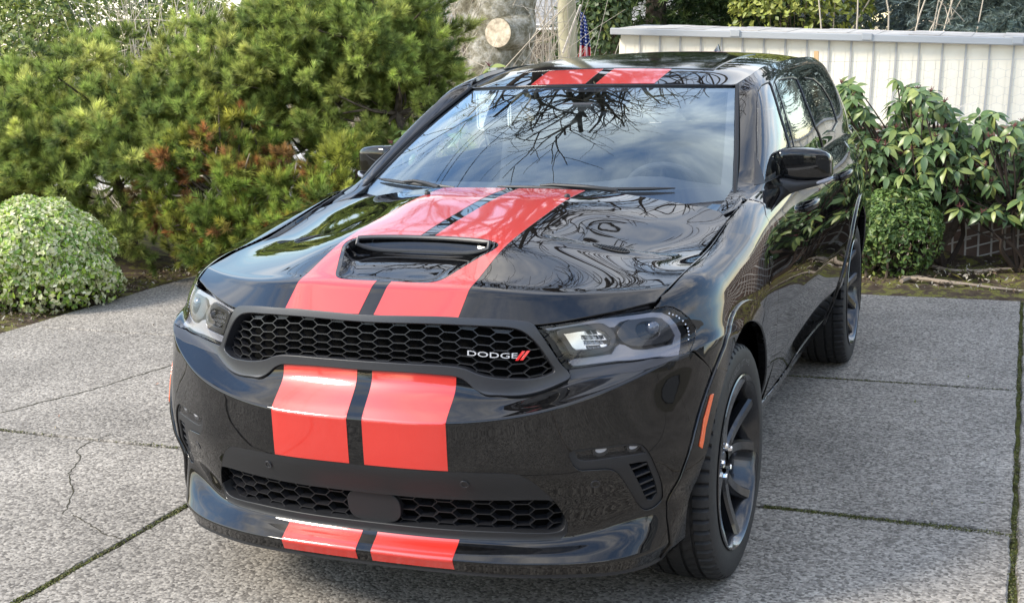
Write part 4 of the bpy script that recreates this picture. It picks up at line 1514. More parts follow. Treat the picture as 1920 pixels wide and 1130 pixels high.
# ---------------------------------------------------------------- wheels
def tyre_mesh():
    n = 300
    prof = [(.270, .108, 0), (.279, .120, 0), (.292, .1255, 0), (.318, .128, 0), (.340, .1275, 0), (.356, .125, 0), (.366, .121, 0), (.3735, .1165, 1), (.379, .108, 1), (.3815, .098, 1), (.3828, .087, 1),
            (.3832, .0735, 1), (.3745, .0725, 0), (.3745, .0635, 0), (.3845, .0625, 2), (.3855, .045, 2), (.3858, .0325, 2), (.3765, .0315, 0), (.3765, .0215, 0), (.3862, .0205, 3), (.3865, .008, 3), (.3866, 0, 3)]
    prof = prof + [(r, -x, k) for r, x, k in prof[::-1][1:]]
    m_ = len(prof)
    a = np.arange(n) * 2 * math.pi / n
    V = np.zeros((m_, n, 3))
    seg = np.arange(n)
    for i, (r, x, k) in enumerate(prof):
        rr = np.full(n, r)
        sh = 2 if x < 0 else 0
        if k == 1:
            rr = rr - np.where((seg + sh) % 5 == 0, .011, 0)
        elif k == 2:
            rr = rr - np.where((seg + int(x * 60)) % 5 == 2, .006, 0)
        elif k == 3:
            rr = rr - np.where(seg % 6 == 3, .002, 0)
        V[i] = np.stack([np.full(n, x), rr * np.cos(a), rr * np.sin(a)], 1)
    F = []
    for i in range(m_ - 1):
        for j in range(n):
            k = (j + 1) % n
            F.append((i * n + j, (i + 1) * n + j, (i + 1) * n + k, i * n + k))
    return mesh_data('tyre', V.reshape(-1, 3), np.array(F), M_RUBBER, True, None, 32)


def text_mesh(s, size, depth=0.0):
    cu = bpy.data.curves.new('t', 'FONT')
    cu.body = s; cu.size = size; cu.extrude = depth; cu.align_x = 'CENTER'; cu.align_y = 'CENTER'
    cu.resolution_u = 3
    o = bpy.data.objects.new('t', cu)
    COL.objects.link(o)
    dg = bpy.context.evaluated_depsgraph_get()
    me = bpy.data.meshes.new_from_object(o.evaluated_get(dg))
    bpy.data.objects.remove(o, do_unlink=True)
    V = np.array([v.co[:] for v in me.vertices]); F = [tuple(p.vertices) for p in me.polygons]
    bpy.data.meshes.remove(me)
    return V, F


ME_TYRE = tyre_mesh()
rim_b = MB()
rim_b.lathe([(.272, .112), (.283, .122), (.285, .1285), (.281, .131), (.276, .127), (.268, .114), (.262, .09), (.246, .02), (.240, -.08), (.262, -.112)], n=96, axis='x')
ME_BARREL = rim_b.data('rim_barrel', M_RIM, True, 40)


def spoke_mesh():
    mb = MB()
    for s in (-1, 1):
        secs = []
        for t in np.linspace(0, 1, 9):
            r = .045 + .225 * t
            ang = s * (R(7) + R(11.5) * t ** 1.2)
            w = .0130 + .011 * (1 - t) + .008 * t * t
            xf = .080 + .036 * t ** 1.5 - .010 * math.sin(math.pi * t)
            xb = xf - .045 + .012 * t
            cdir = np.array([0, math.cos(ang), math.sin(ang)]); tdir = np.array([0, -math.sin(ang), math.cos(ang)])
            c = cdir * r
            q = [c - tdir * w + (xb, 0, 0), c - tdir * w + (xf - .010, 0, 0), c - tdir * (w - .007) + (xf, 0, 0), c + tdir * (w - .007) + (xf, 0, 0), c + tdir * w + (xf - .010, 0, 0), c + tdir * w + (xb, 0, 0)]
            secs.append(np.array(q, float))
        V = np.vstack(secs)
        F = []
        for i in range(8):
            for j in range(5):
                F.append((6 * i + j, 6 * i + j + 1, 6 * i + 7 + j, 6 * i + 6 + j))
        if s != 0:
            mb.add(V, [f[::-1] for f in F])
    return mb.data('spoke', M_RIM, True, 28)


ME_SPOKE = spoke_mesh()
hb = MB()
hb.lathe([(.0001, .078), (.026, .077), (.030, .073), (.031, .066), (.045, .064), (.072, .058), (.078, .045), (.078, -.02)], n=40, axis='x')
ME_HUB = hb.data('hub', M_RIM, True, 40)
nb = MB()
nb.lathe([(.0001, .094), (.007, .093), (.0105, .088), (.0115, .06), (.0115, .05)], n=6, axis='x')
ME_NUT = nb.data('lug_nut', M_CHROME, True, 30)
db = MB()
db.lathe([(.07, .0), (.165, .0), (.17, -.004), (.17, -.022), (.07, -.03)], n=60, axis='x')
db.box((-.02, .14, .06), (.06, .07, .12), bevel=.01)
ME_DISC = db.data('brake_disc', principled('brake_steel', (.16, .16, .16), rough=.4, metal=.8), True, 40)
TXT_V, TXT_F = text_mesh('P265/50R20 107T M+S', .030)
ang = TXT_V[:, 0] / .322
rr = .322 + TXT_V[:, 1]
TV = np.stack([.1280 + .0022 - np.abs(rr - .322) * .05, rr * np.sin(ang), rr * np.cos(ang)], 1)
ME_TXT = mesh_data('tyre_lettering', TV, TXT_F, M_WHITE_TXT, False)


def wheel(y, sg, steer=0.0, spin=0.0):
    w = empty('wheel')
    w.parent = car
    w.location = (.8115 * sg, y, WHEEL_Z)
    w.rotation_euler = (0, 0, steer + (0 if sg > 0 else math.pi))
    def put(nm, me, rx=0.0):
        o = obj(nm, me, w)
        o.rotation_euler = (rx + spin, 0, 0)
        return o
    put('tyre', ME_TYRE); put('rim_barrel', ME_BARREL); put('hub', ME_HUB); put('brake_disc', ME_DISC)
    for k in range(5):
        put('spoke', ME_SPOKE, k * 2 * math.pi / 5)
    for k in range(5):
        nt = put('lug_nut', ME_NUT, k * 2 * math.pi / 5 + .3)
        a_ = k * 2 * math.pi / 5 + .3 + spin
        nt.location = (0, .052 * math.cos(a_), .052 * math.sin(a_))
    put('tyre_lettering', ME_TXT, R(-8))
    return w


wheel(0.0, 1, R(-2.0), R(12)); wheel(0.0, -1, R(-2.0), R(30)); wheel(AXLE, 1, 0, R(-10)); wheel(AXLE, -1, 0, R(4))
for y in (0.0, AXLE):
    for sg in (1, -1):
        lm = MB()
        V, F = [], []
        aa = np.linspace(R(-25), R(176), 30)
        for a_ in aa:
            for (x, r_) in ((.86 if y == 0 else .93, .462), (.52, .462), (.52, .05)):
                V.append((x * sg, y + r_ * math.cos(a_), WHEEL_Z + .01 + r_ * math.sin(a_)))
        for i in range(29):
            for j in range(2):
                F.append((3 * i + j, 3 * i + 1 + j, 3 * i + 4 + j, 3 * i + 3 + j))
        lm.add(V, F).build('wheel_liner', M_DARK, car)
ub = MB()
ub.box((0, 1.7, .34), (1.05, 4.6, .20))
ub.box((0, 1.52, .36), (1.66, 2.1, .14))
ub.build('underbody', M_DARK, car, smooth=False)

# ---------------------------------------------------------------- badge
bv, bf = text_mesh('DODGE', .021, .0015)
bv[:, 0] *= 1.95
cb = SB.px([(922, 666)])[0]
uu = cb[0] + bv[:, 0]; vv = cb[1] + bv[:, 1]
N = SB.nrm(uu, vv)
X = SB.at(uu, vv) + N * (-.002 + bv[:, 2])[:, None]
badge = mobj('badge', X, bf, principled('bright_badge', (.58, .58, .60), rough=.25, metal=.3), car, False)
for k in range(2):
    q = np.array([(cb[0] + .066 + k * .013, cb[1] - .0125), (cb[0] + .074 + k * .013, cb[1] - .0125), (cb[0] + .092 + k * .013, cb[1] + .0125), (cb[0] + .084 + k * .013, cb[1] + .0125)])
    panel('badge_slash', SB, q, M_BADGE_RED, badge, step=.006, off=.0, rim=.004, bevel=.0005)
# small model emblem on the fender
ev, ef = text_mesh('R/T', .034, .0006)
ce = SB.px([(1446, 492)])[0]
uu = ce[0] + ev[:, 0]; vv = ce[1] + ev[:, 1]
X = SB.at(uu, vv) + SB.nrm(uu, vv) * (.003 + ev[:, 2])[:, None]
mobj('emblem', X, ef, M_RIM, car, False)

# ---------------------------------------------------------------- cabin interior
it = MB()
for i, x in enumerate(np.linspace(-.74, .74, 13)):
    pass
V, F = [], []
xs = np.linspace(-.74, .74, 15)
for x in xs:
    b_ = .035 * math.exp(-((x - .37) / .17) ** 2)
    V += [(x, .66 + .12 * (x / .74) ** 2, 1.165), (x, .85, 1.175 + b_ * .4), (x, 1.02, 1.165 + b_), (x, 1.10, 1.12 + b_ * .6), (x, 1.12, .95), (x, 1.05, .7)]
for i in range(14):
    for j in range(5):
        F.append((6 * i + j, 6 * i + 6 + j, 6 * i + 7 + j, 6 * i + 1 + j))
it.add(V, F)
it.build('dashboard', M_INT2, car)
sw = MB()
t_ = np.linspace(0, 2 * math.pi, 41)
cw_ = np.array([.37, 1.30, 1.06]); rotm = np.array(Matrix.Rotation(R(-62), 3, 'X'))
ringp = np.stack([.185 * np.cos(t_), .185 * np.sin(t_), np.zeros(41)], 1) @ rotm.T + cw_
sw.tube(ringp, .0145, 10, caps=False)
for a_ in (R(0), R(180), R(270)):
    sw.tube(np.array([(0.03 * math.cos(a_), .03 * math.sin(a_), -.01), (.18 * math.cos(a_), .18 * math.sin(a_), 0)]) @ rotm.T + cw_, [.022, .013], 8)
sw.lathe([(.0001, .012), (.05, .008), (.06, -.02)], (0, 0, 0), 'z', 20)
sw.V[-1] = sw.V[-1] @ rotm.T + cw_
sw.build('steering_wheel', M_INT, car)


def seat(x, y, w, name='front_seat', back=.60):
    s_ = MB()
    s_.box((x, y, .80), (w, .50, .16), bevel=.04)
    rm = Matrix.Rotation(R(-18), 3, 'X')
    s_.box((x, y + .30, 1.06), (w, .15, back), rot=np.array(rm), bevel=.05)
    s_.box((x, y + .43, 1.44), (w * .52, .10, .17), rot=np.array(rm), bevel=.035)
    s_.tube(np.array([(x - .06, y + .40, 1.3), (x - .06, y + .42, 1.42)]), .007, 6)
    s_.tube(np.array([(x + .06, y + .40, 1.3), (x + .06, y + .42, 1.42)]), .007, 6)
    o = s_.build(name, M_INT, car, True, 50)
    return o


seat(.37, 1.62, .50); seat(-.37, 1.62, .50)
seat(.40, 2.55, .50, 'rear_seat'); seat(-.40, 2.55, .50, 'rear_seat')
fl = MB(); fl.box((0, 2.2, .62), (1.6, 3.2, .06)); fl.box((0, 3.9, .95), (1.4, .05, .5)); fl.build('cabin_floor', M_INT, car, smooth=False)
for sg in (1, -1):
    dc = MB()
    dc.box((.80 * sg, 2.2, .95), (.05, 2.7, .46), bevel=.02)
    dc.build('door_card', M_INT2, car)
rl = MB()
hl_ = SR.at(np.repeat(np.linspace(SR.u0 * .96, SR.u1 * .96, 12), 10), np.tile(np.linspace(.05, SR.v1 - .05, 10), 12)) - np.array([0, 0, .035])
rl.add(hl_, [(i * 10 + j, i * 10 + j + 1, i * 10 + 11 + j, i * 10 + 10 + j) for i in range(11) for j in range(9)])
rl.build('headliner', principled('headliner_fabric', (.35, .34, .33), rough=.9), car)
rv = MB()
rv.box((0, 1.27, 1.452), (.16, .10, .05), bevel=.015)
rv.box((.0, 1.33, 1.40), (.25, .03, .07), rot=np.array(Matrix.Rotation(R(-8), 3, 'Z')), bevel=.014)
rv.build('rear_view_mirror', M_INT2, car)
# ================================================================== SETTING
def attr_material(name, rough=0.55, spec=0.3, transl=0.25, hue_noise=0.0):
    """foliage: base colour from the 'tint' attribute, a little light passing through"""
    if name in MATS:
        return MATS[name]
    m = bpy.data.materials.new(name)
    m.use_nodes = True
    n, l = m.node_tree.nodes, m.node_tree.links
    b = n['Principled BSDF']
    b.inputs['Roughness'].default_value = rough
    b.inputs['Specular IOR Level'].default_value = spec
    at = n.new('ShaderNodeAttribute'); at.attribute_name = 'tint'
    l.new(at.outputs['Color'], b.inputs['Base Color'])
    tr = n.new('ShaderNodeBsdfTranslucent')
    l.new(at.outputs['Color'], tr.inputs['Color'])
    mx = n.new('ShaderNodeMixShader'); mx.inputs['Fac'].default_value = transl
    l.new(b.outputs['BSDF'], mx.inputs[1]); l.new(tr.outputs['BSDF'], mx.inputs[2])
    l.new(mx.outputs['Shader'], n['Material Output'].inputs['Surface'])
    MATS[name] = m
    return m


def tint_mesh(name, V, F, C, mat, smooth=False):
    me = mesh_data(name, V, F, mat, smooth)
    ca = me.color_attributes.new('tint', 'FLOAT_COLOR', 'POINT')
    C4 = np.concatenate([C, np.ones((len(C), 1))], 1).astype(np.float32)
    ca.data.foreach_set('color', C4.ravel())
    return me


def frames(A):
    """orthonormal frames for unit axes A (n,3)"""
    ref = np.where(np.abs(A[:, 2:3]) < .9, np.array([[0, 0, 1.0]]), np.array([[1.0, 0, 0]]))
    B = np.cross(A, ref); B /= np.linalg.norm(B, axis=1)[:, None]
    return B, np.cross(A, B)


def unit(v):
    return v / (np.linalg.norm(v, axis=-1, keepdims=True) + 1e-12)


def needle_crown(P, A, col, rng, needles=110, shoot=.070, length=.060, width=.0056):
    """brush-like pine tufts: centres P, axes A, base colours col"""
    n = len(P)
    B, Cc = frames(A)
    t = rng.random((n, needles))
    ph = rng.random((n, needles)) * 2 * math.pi
    sp = np.radians(80 - 62 * t + rng.normal(0, 7, (n, needles)))
    ln = length * (0.8 + .4 * rng.random((n, needles)))
    sc = (0.8 + .45 * rng.random((n, 1)))
    rad = (np.cos(ph)[..., None] * B[:, None] + np.sin(ph)[..., None] * Cc[:, None])
    d = np.cos(sp)[..., None] * A[:, None] + np.sin(sp)[..., None] * rad
    d[..., 2] += .10
    d = unit(d)
    base = P[:, None] + A[:, None] * (t * shoot * sc)[..., None]
    tip = base + d * (ln * sc)[..., None]
    side = unit(np.cross(d, A[:, None] + rng.normal(0, .3, d.shape)))
    w = width * (0.8 + .5 * rng.random((n, needles)))[..., None] / 2
    V = np.stack([base - side * w, base + side * w, tip], 2).reshape(-1, 3)
    F = np.arange(len(V)).reshape(-1, 3)
    needle_tone = (.55 + .55 * t + rng.normal(0, .10, t.shape)).clip(.35, 1.35)  # needle base colour, lighter towards the shoot tip
    cc = col[:, None, :] * needle_tone[..., None]
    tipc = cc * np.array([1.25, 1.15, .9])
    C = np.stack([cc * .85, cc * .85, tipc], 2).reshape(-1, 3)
    return V, F, C.clip(0, 1)


def leaf_cloud(P, N, col, rng, ln=.03, wd=.018, cup=.25):
    """small folded leaves: two triangles each side of a midrib (4 verts, 2 tris)"""
    n = len(P)
    A = unit(N + rng.normal(0, .55, N.shape))
    B, C_ = frames(A)
    ph = rng.random(n) * 2 * math.pi
    d = np.cos(ph)[:, None] * B + np.sin(ph)[:, None] * C_
    s = np.cross(A, d)
    L = (ln * (.7 + .6 * rng.random(n)))[:, None]
    W_ = (wd * (.7 + .6 * rng.random(n)))[:, None]
    v0 = P - d * L * .5
    v1 = P + s * W_ * .5 + A * L * cup * .4
    v2 = P + d * L * .5
    v3 = P - s * W_ * .5 + A * L * cup * .4
    V = np.stack([v0, v1, v2, v3], 1).reshape(-1, 3)
    k = np.arange(n)[:, None] * 4
    F = np.concatenate([k + np.array([[0, 1, 2]]), k + np.array([[0, 2, 3]])], 0)
    C = np.repeat(col, 4, 0)
    return V, F, C


def pick(rng, n, pal, w=None, jit=.10):
    pal = np.array(pal)
    c = pal[rng.choice(len(pal), n, p=w)]
    return (c * (1 + rng.normal(0, jit, (n, 1)))).clip(.002, 1)


# ------------------------------------------------------------------ ground materials
def aggregate(name, c_dark, c_mid, c_light, scale=150.0, patch=0.66):
    m = principled(name, c_mid, rough=.88, spec=.25)
    n, l, b = nodes(m)
    tc = n.new('ShaderNodeTexCoord')
    vo = n.new('ShaderNodeTexVoronoi'); vo.inputs['Scale'].default_value = scale; vo.feature = 'F1'
    vo.inputs['Randomness'].default_value = 1.0
    l.new(tc.outputs['Object'], vo.inputs['Vector'])
    sep = n.new('ShaderNodeSeparateColor'); l.new(vo.outputs['Color'], sep.inputs['Color'])
    rp = n.new('ShaderNodeValToRGB')
    rp.color_ramp.interpolation = 'LINEAR'
    e = rp.color_ramp.elements
    e[0].position = 0.0; e[0].color = (*c_dark, 1)
    e[1].position = 1.0; e[1].color = (*c_light, 1)
    k = e.new(.45); k.color = (*c_mid, 1)
    l.new(sep.outputs[0], rp.inputs['Fac'])
    n2 = n.new('ShaderNodeTexNoise'); n2.inputs['Scale'].default_value = 1.1; n2.inputs['Detail'].default_value = 8; n2.inputs['Roughness'].default_value = .65
    l.new(tc.outputs['Object'], n2.inputs['Vector'])
    mr = n.new('ShaderNodeMapRange'); mr.inputs['From Min'].default_value = .3; mr.inputs['From Max'].default_value = .7
    mr.inputs['To Min'].default_value = patch; mr.inputs['To Max'].default_value = 1.15
    l.new(n2.outputs['Fac'], mr.inputs['Value'])
    n3 = n.new('ShaderNodeTexNoise'); n3.inputs['Scale'].default_value = 55; n3.inputs['Detail'].default_value = 4
    l.new(tc.outputs['Object'], n3.inputs['Vector'])
    mr3 = n.new('ShaderNodeMapRange'); mr3.inputs['From Min'].default_value = .25; mr3.inputs['From Max'].default_value = .75
    mr3.inputs['To Min'].default_value = .74; mr3.inputs['To Max'].default_value = 1.26
    l.new(n3.outputs['Fac'], mr3.inputs['Value'])
    mm = n.new('ShaderNodeMath'); mm.operation = 'MULTIPLY'
    l.new(mr.outputs['Result'], mm.inputs[0]); l.new(mr3.outputs['Result'], mm.inputs[1])
    mx = n.new('ShaderNodeVectorMath'); mx.operation = 'SCALE'
    l.new(rp.outputs['Color'], mx.inputs[0]); l.new(mm.outputs[0], mx.inputs['Scale'])
    l.new(mx.outputs['Vector'], b.inputs['Base Color'])
    bp = n.new('ShaderNodeBump'); bp.inputs['Strength'].default_value = .55; bp.inputs['Distance'].default_value = .004
    l.new(vo.outputs['Distance'], bp.inputs['Height']); bp.invert = True
    l.new(bp.outputs['Normal'], b.inputs['Normal'])
    return m


M_CONC = aggregate('exposed_aggregate_concrete', (.108, .096, .082), (.240, .217, .187), (.395, .360, .310), scale=98.0)
M_SOIL = principled('soil', (.06, .045, .035), rough=.95, spec=.1)
nz_, rp_ = add_noise(M_SOIL, 9, .38, .62, (.050, .036, .027), (.150, .115, .085), detail=12, rough=.75, bump=.8, bump_dist=.03)
e_ = rp_.color_ramp.elements.new(.56); e_.color = (.17, .175, .035, 1)
e_ = rp_.color_ramp.elements.new(.50); e_.color = (.095, .072, .050, 1)
M_MOSS = principled('moss', (.10, .12, .025), rough=.95, spec=.1)
nz_, rp_ = add_noise(M_MOSS, 26, .35, .65, (.045, .040, .022), (.135, .150, .035), detail=10, rough=.7, bump=.9, bump_dist=.012)
M_GRAVEL = aggregate('pale_gravel', (.28, .27, .25), (.50, .48, .45), (.72, .70, .66), scale=60)
M_ASPH = aggregate('asphalt', (.03, .03, .03), (.05, .05, .052), (.09, .09, .088), scale=120)


def sheet(name, x0, x1, y0, y1, z, mat, parent=None, kind='structure', nx=2, ny=2, fun=None):
    xs, ys = np.linspace(x0, x1, nx), np.linspace(y0, y1, ny)
    V = np.array([(x, y, z + (fun(x, y) if fun else 0)) for y in ys for x in xs])
    F = [(j * nx + i, j * nx + i + 1, (j + 1) * nx + i + 1, (j + 1) * nx + i) for j in range(ny - 1) for i in range(nx - 1)]
    o = mobj(name, V, F, mat, parent, bool(fun))
    if parent is None:
        o['kind'] = kind
    return o


sheet('ground', -300, 300, -300, 300, -.16, principled('distant_ground', (.16, .15, .12), rough=.95, spec=.1))
sheet('street', -60, 60, -13, -8.2, -.06, M_ASPH)
sheet('pavement', -60, 60, -8.2, -6.2, -.022, M_GRAVEL)
# driveway of cast slabs with open joints
drive = sheet('driveway', -4.28, 8.0, -6.2, 5.02, -.030, M_MOSS)
GX = [-4.26, -1.225, 1.785, 4.8, 7.8]
GY = [-6.2, -3.4, -1.36, .66, 2.66, 5.0]
jr = np.random.default_rng(3)
for i in range(4):
    for j in range(5):
        x0, x1, y0, y1 = GX[i], GX[i + 1], GY[j], GY[j + 1]
        g = .006
        bev = .006
        # slightly uneven edges
        def edge(a, b, fixed, axis, inward):
            n_ = 60
            pts = []
            for t in np.linspace(0, 1, n_, endpoint=False):
                w = g + abs(jr.normal(0, .0028)) + .003 * (1 + math.sin(t * 31 + i * 2 + j))
                q = a + (b - a) * t
                pts.append((q, fixed + inward * w) if axis == 'x' else (fixed + inward * w, q))
            return pts
        ring = edge(x0 + g, x1 - g, y0, 'x', 1) + edge(y0 + g, y1 - g, x1, 'y', -1) + edge(x1 - g, x0 + g, y1, 'x', -1) + edge(y1 - g, y0 + g, x0, 'y', 1)
        ring = np.array(ring)
        top = inset(ring, bev)
        k = len(ring)
        V = np.vstack([np.column_stack([top, np.zeros(k)]), np.column_stack([ring, np.full(k, -bev)]), np.column_stack([ring, np.full(k, -.10)])])
        F = [tuple(range(k))]
        for a_ in range(k):
            b_ = (a_ + 1) % k
            F += [(k + a_, k + b_, b_, a_), (2 * k + a_, 2 * k + b_, k + b_, k + a_)]
        mobj('concrete_slab', V, F, M_CONC, drive, False)
# moss ridges growing in the joints
def moss_strip(p0, p1, w, n, rng):
    p0, p1 = np.array(p0, float), np.array(p1, float)
    d = (p1 - p0); L = np.linalg.norm(d); d /= L
    s = np.array([-d[1], d[0]])
    t = rng.random(n)
    base = p0 + d * (t * L)[:, None] + s * rng.normal(0, w, (n, 1))
    keep = (np.sin(t * L * 5.3) + np.sin(t * L * 2.1 + 1) + rng.normal(0, .7, n)) > -.4
    base = base[keep]
    m = len(base)
    P = np.column_stack([base, np.full(m, -.004) + .006 * rng.random(m)])
    return P


mr_ = np.random.default_rng(5)
PS = [moss_strip((.9, .66), (1.78, .62), .010, 3800, mr_), moss_strip((-1.225, -1.3), (-1.225, .5), .009, 5200, mr_), moss_strip((-4.2, .67), (-1.3, .67), .008, 2400, mr_),
      moss_strip((1.785, .0), (1.785, 5.0), .007, 1800, mr_), moss_strip((.6, 2.66), (1.78, 2.66), .005, 900, mr_)]
PM = np.vstack(PS)
V, F, C = leaf_cloud(PM, np.tile([0, 0, 1.0], (len(PM), 1)), pick(mr_, len(PM), [(.10, .115, .02), (.06, .055, .025), (.14, .13, .04), (.05, .06, .015)]), mr_, .009, .006)
mo_ = obj('joint_moss', tint_mesh('joint_moss', V, F, C, attr_material('moss_tint', transl=.1)), drive)
mo_['kind'] = 'stuff'
# hairline cracks in the left slab
def crack(pts, w=.0035):
    P = np.array([at_z(px, py, 0.0) for px, py in pts])
    P = smooth_poly(P[:, :2], False, 8)
    P = P + jr.normal(0, .004, P.shape)
    d = np.gradient(P, axis=0); d = unit(d); s = np.stack([-d[:, 1], d[:, 0]], 1)
    ww = (w * (.4 + .9 * jr.random(len(P))))[:, None]
    V = np.vstack([np.column_stack([P + s * ww, np.full(len(P), .0012)]), np.column_stack([P - s * ww, np.full(len(P), .0012)])])
    k = len(P)
    return mobj('crack', V, [(i, i + 1, k + i + 1, k + i) for i in range(k - 1)][:], principled('crack_dirt', (.055, .050, .035), rough=.95, spec=.1), drive, False)


crack([(0, 774), (70, 756), (170, 731), (260, 703), (335, 681)], .006)
crack([(205, 815), (150, 838), (148, 862), (130, 890), (137, 925), (118, 962)], .0028)
crack([(137, 965), (160, 978), (195, 1000), (228, 1010)], .003)

# ------------------------------------------------------------------ planted borders
def hump(x, y):
    return .05 * math.sin(x * 1.7 + 1) * math.sin(y * 2.3) + .02 * math.sin(x * 7 + y * 5) + .012 * math.sin(13 * x - 9 * y)


sheet('soil', -12, -4.27, -1.5, 9.0, -.015, M_SOIL, nx=60, ny=80, fun=lambda x, y: max(0, (-4.3 - x)) * .04 * min(1, -4.3 - x if x < -4.3 else 0) + hump(x, y) * min(1, max(0, (-4.27 - x) * 2)))
sheet('soil', -4.26, 5.2, 5.01, 9.0, -.015, M_SOIL, nx=110, ny=50, fun=lambda x, y: (hump(x * 1.5, y * 2) + .03) * min(1, (y - 5.0) * 1.6))
sheet('gravel_lot', -26, 14, 9.0, 17, -.05, M_GRAVEL)
# roots, twigs and leaf litter on the right-hand soil
rr_ = np.random.default_rng(9)
rt = [[(1686, 520), (1740, 524), (1800, 531), (1870, 540), (1920, 545)], [(1690, 527), (1720, 519), (1770, 530), (1815, 533)], [(1830, 510), (1870, 505), (1920, 502)], [(1750, 500), (1790, 507), (1850, 506)]]
for pts in rt:
    P = np.array([at_z(a, b, .03) for a, b in pts]); P = smooth_poly(P, False, 6)
    mb = MB(); mb.tube(P, np.linspace(.016, .006, len(P)), 6)
    tag(mb.build('tree_root', principled('root_bark', (.30, .24, .18), rough=.9)), ['thick pale root snaking over the mossy soil near the driveway edge', 'short forked pale root lying just left of the long root', 'thin pale root at the far right by the fence foot', 'low brown root close to the rhododendron stems'][rt.index(pts)], 'root', 'roots on the soil behind the car')
lit = np.column_stack([rr_.uniform(.4, 4.5, 1600), rr_.uniform(5.1, 6.5, 1600), np.full(1600, .035)])
lit2 = np.column_stack([rr_.uniform(-4.75, -4.28, 1500), rr_.uniform(1.5, 5.2, 1500), np.full(1500, .012)])
LP = np.vstack([lit, lit2])
V, F, C = leaf_cloud(LP, np.tile([0, 0, 1.0], (len(LP), 1)), pick(rr_, len(LP), [(.16, .11, .07), (.10, .07, .05), (.30, .25, .19), (.14, .15, .03), (.42, .38, .30)]), rr_, .035, .014)
lo_ = obj('leaf_litter', tint_mesh('leaf_litter', V, F, C, attr_material('litter_tint', transl=.05)))
tag(lo_, 'fallen leaves and chips scattered over the planting soil', 'leaf litter', kind='stuff')
yl_ = at_z(1795, 519, .04)
V, F, C = leaf_cloud(np.array([yl_]), np.array([[0, -.5, 1.0]]), np.array([[.55, .52, .16]]), rr_, .14, .035)
tag(obj('fallen_leaf', tint_mesh('fallen_leaf', V, F, C, attr_material('litter_tint'))), 'single yellow fallen leaf lying on the mossy soil', 'leaf')

# ------------------------------------------------------------------ shrubs and pines
M_NEEDLE = attr_material('pine_needles', rough=.5, spec=.3, transl=.40)
M_LEAF = attr_material('leaf_tint', rough=.45, spec=.4, transl=.28)
M_BARK = principled('bark_brown', (.09, .065, .048), rough=.9, spec=.15)
add_noise(M_BARK, 14, .35, .65, (.05, .038, .03), (.17, .135, .105), bump=.6, bump_dist=.02)
M_DRYWOOD = principled('dead_wood', (.30, .25, .19), rough=.85, spec=.15)


def lump(rng, c, r, n, kk=7, amp=.16, power=.5):
    """points and outward directions on/near the skin of a lumpy ellipsoid"""
    d = unit(rng.normal(size=(n, 3)))
    d[:, 2] = np.abs(d[:, 2]) * np.where(rng.random(n) < .82, 1, -1)
    ctr = unit(rng.normal(size=(kk, 3)))
    f = 1 + amp * np.max(np.exp(6 * (d @ ctr.T - 1)), 1) - amp * .5
    f = f + amp * .30 * np.sin(11 * d[:, 0] + 3 * d[:, 2] + kk) * np.sin(9 * d[:, 1] - 7 * d[:, 2] + 2)
    dep = 1 - .55 * rng.random(n) ** (1 / power) if power else np.ones(n)
    P = np.asarray(c) + d * np.asarray(r) * (f * dep)[:, None]
    return P, d


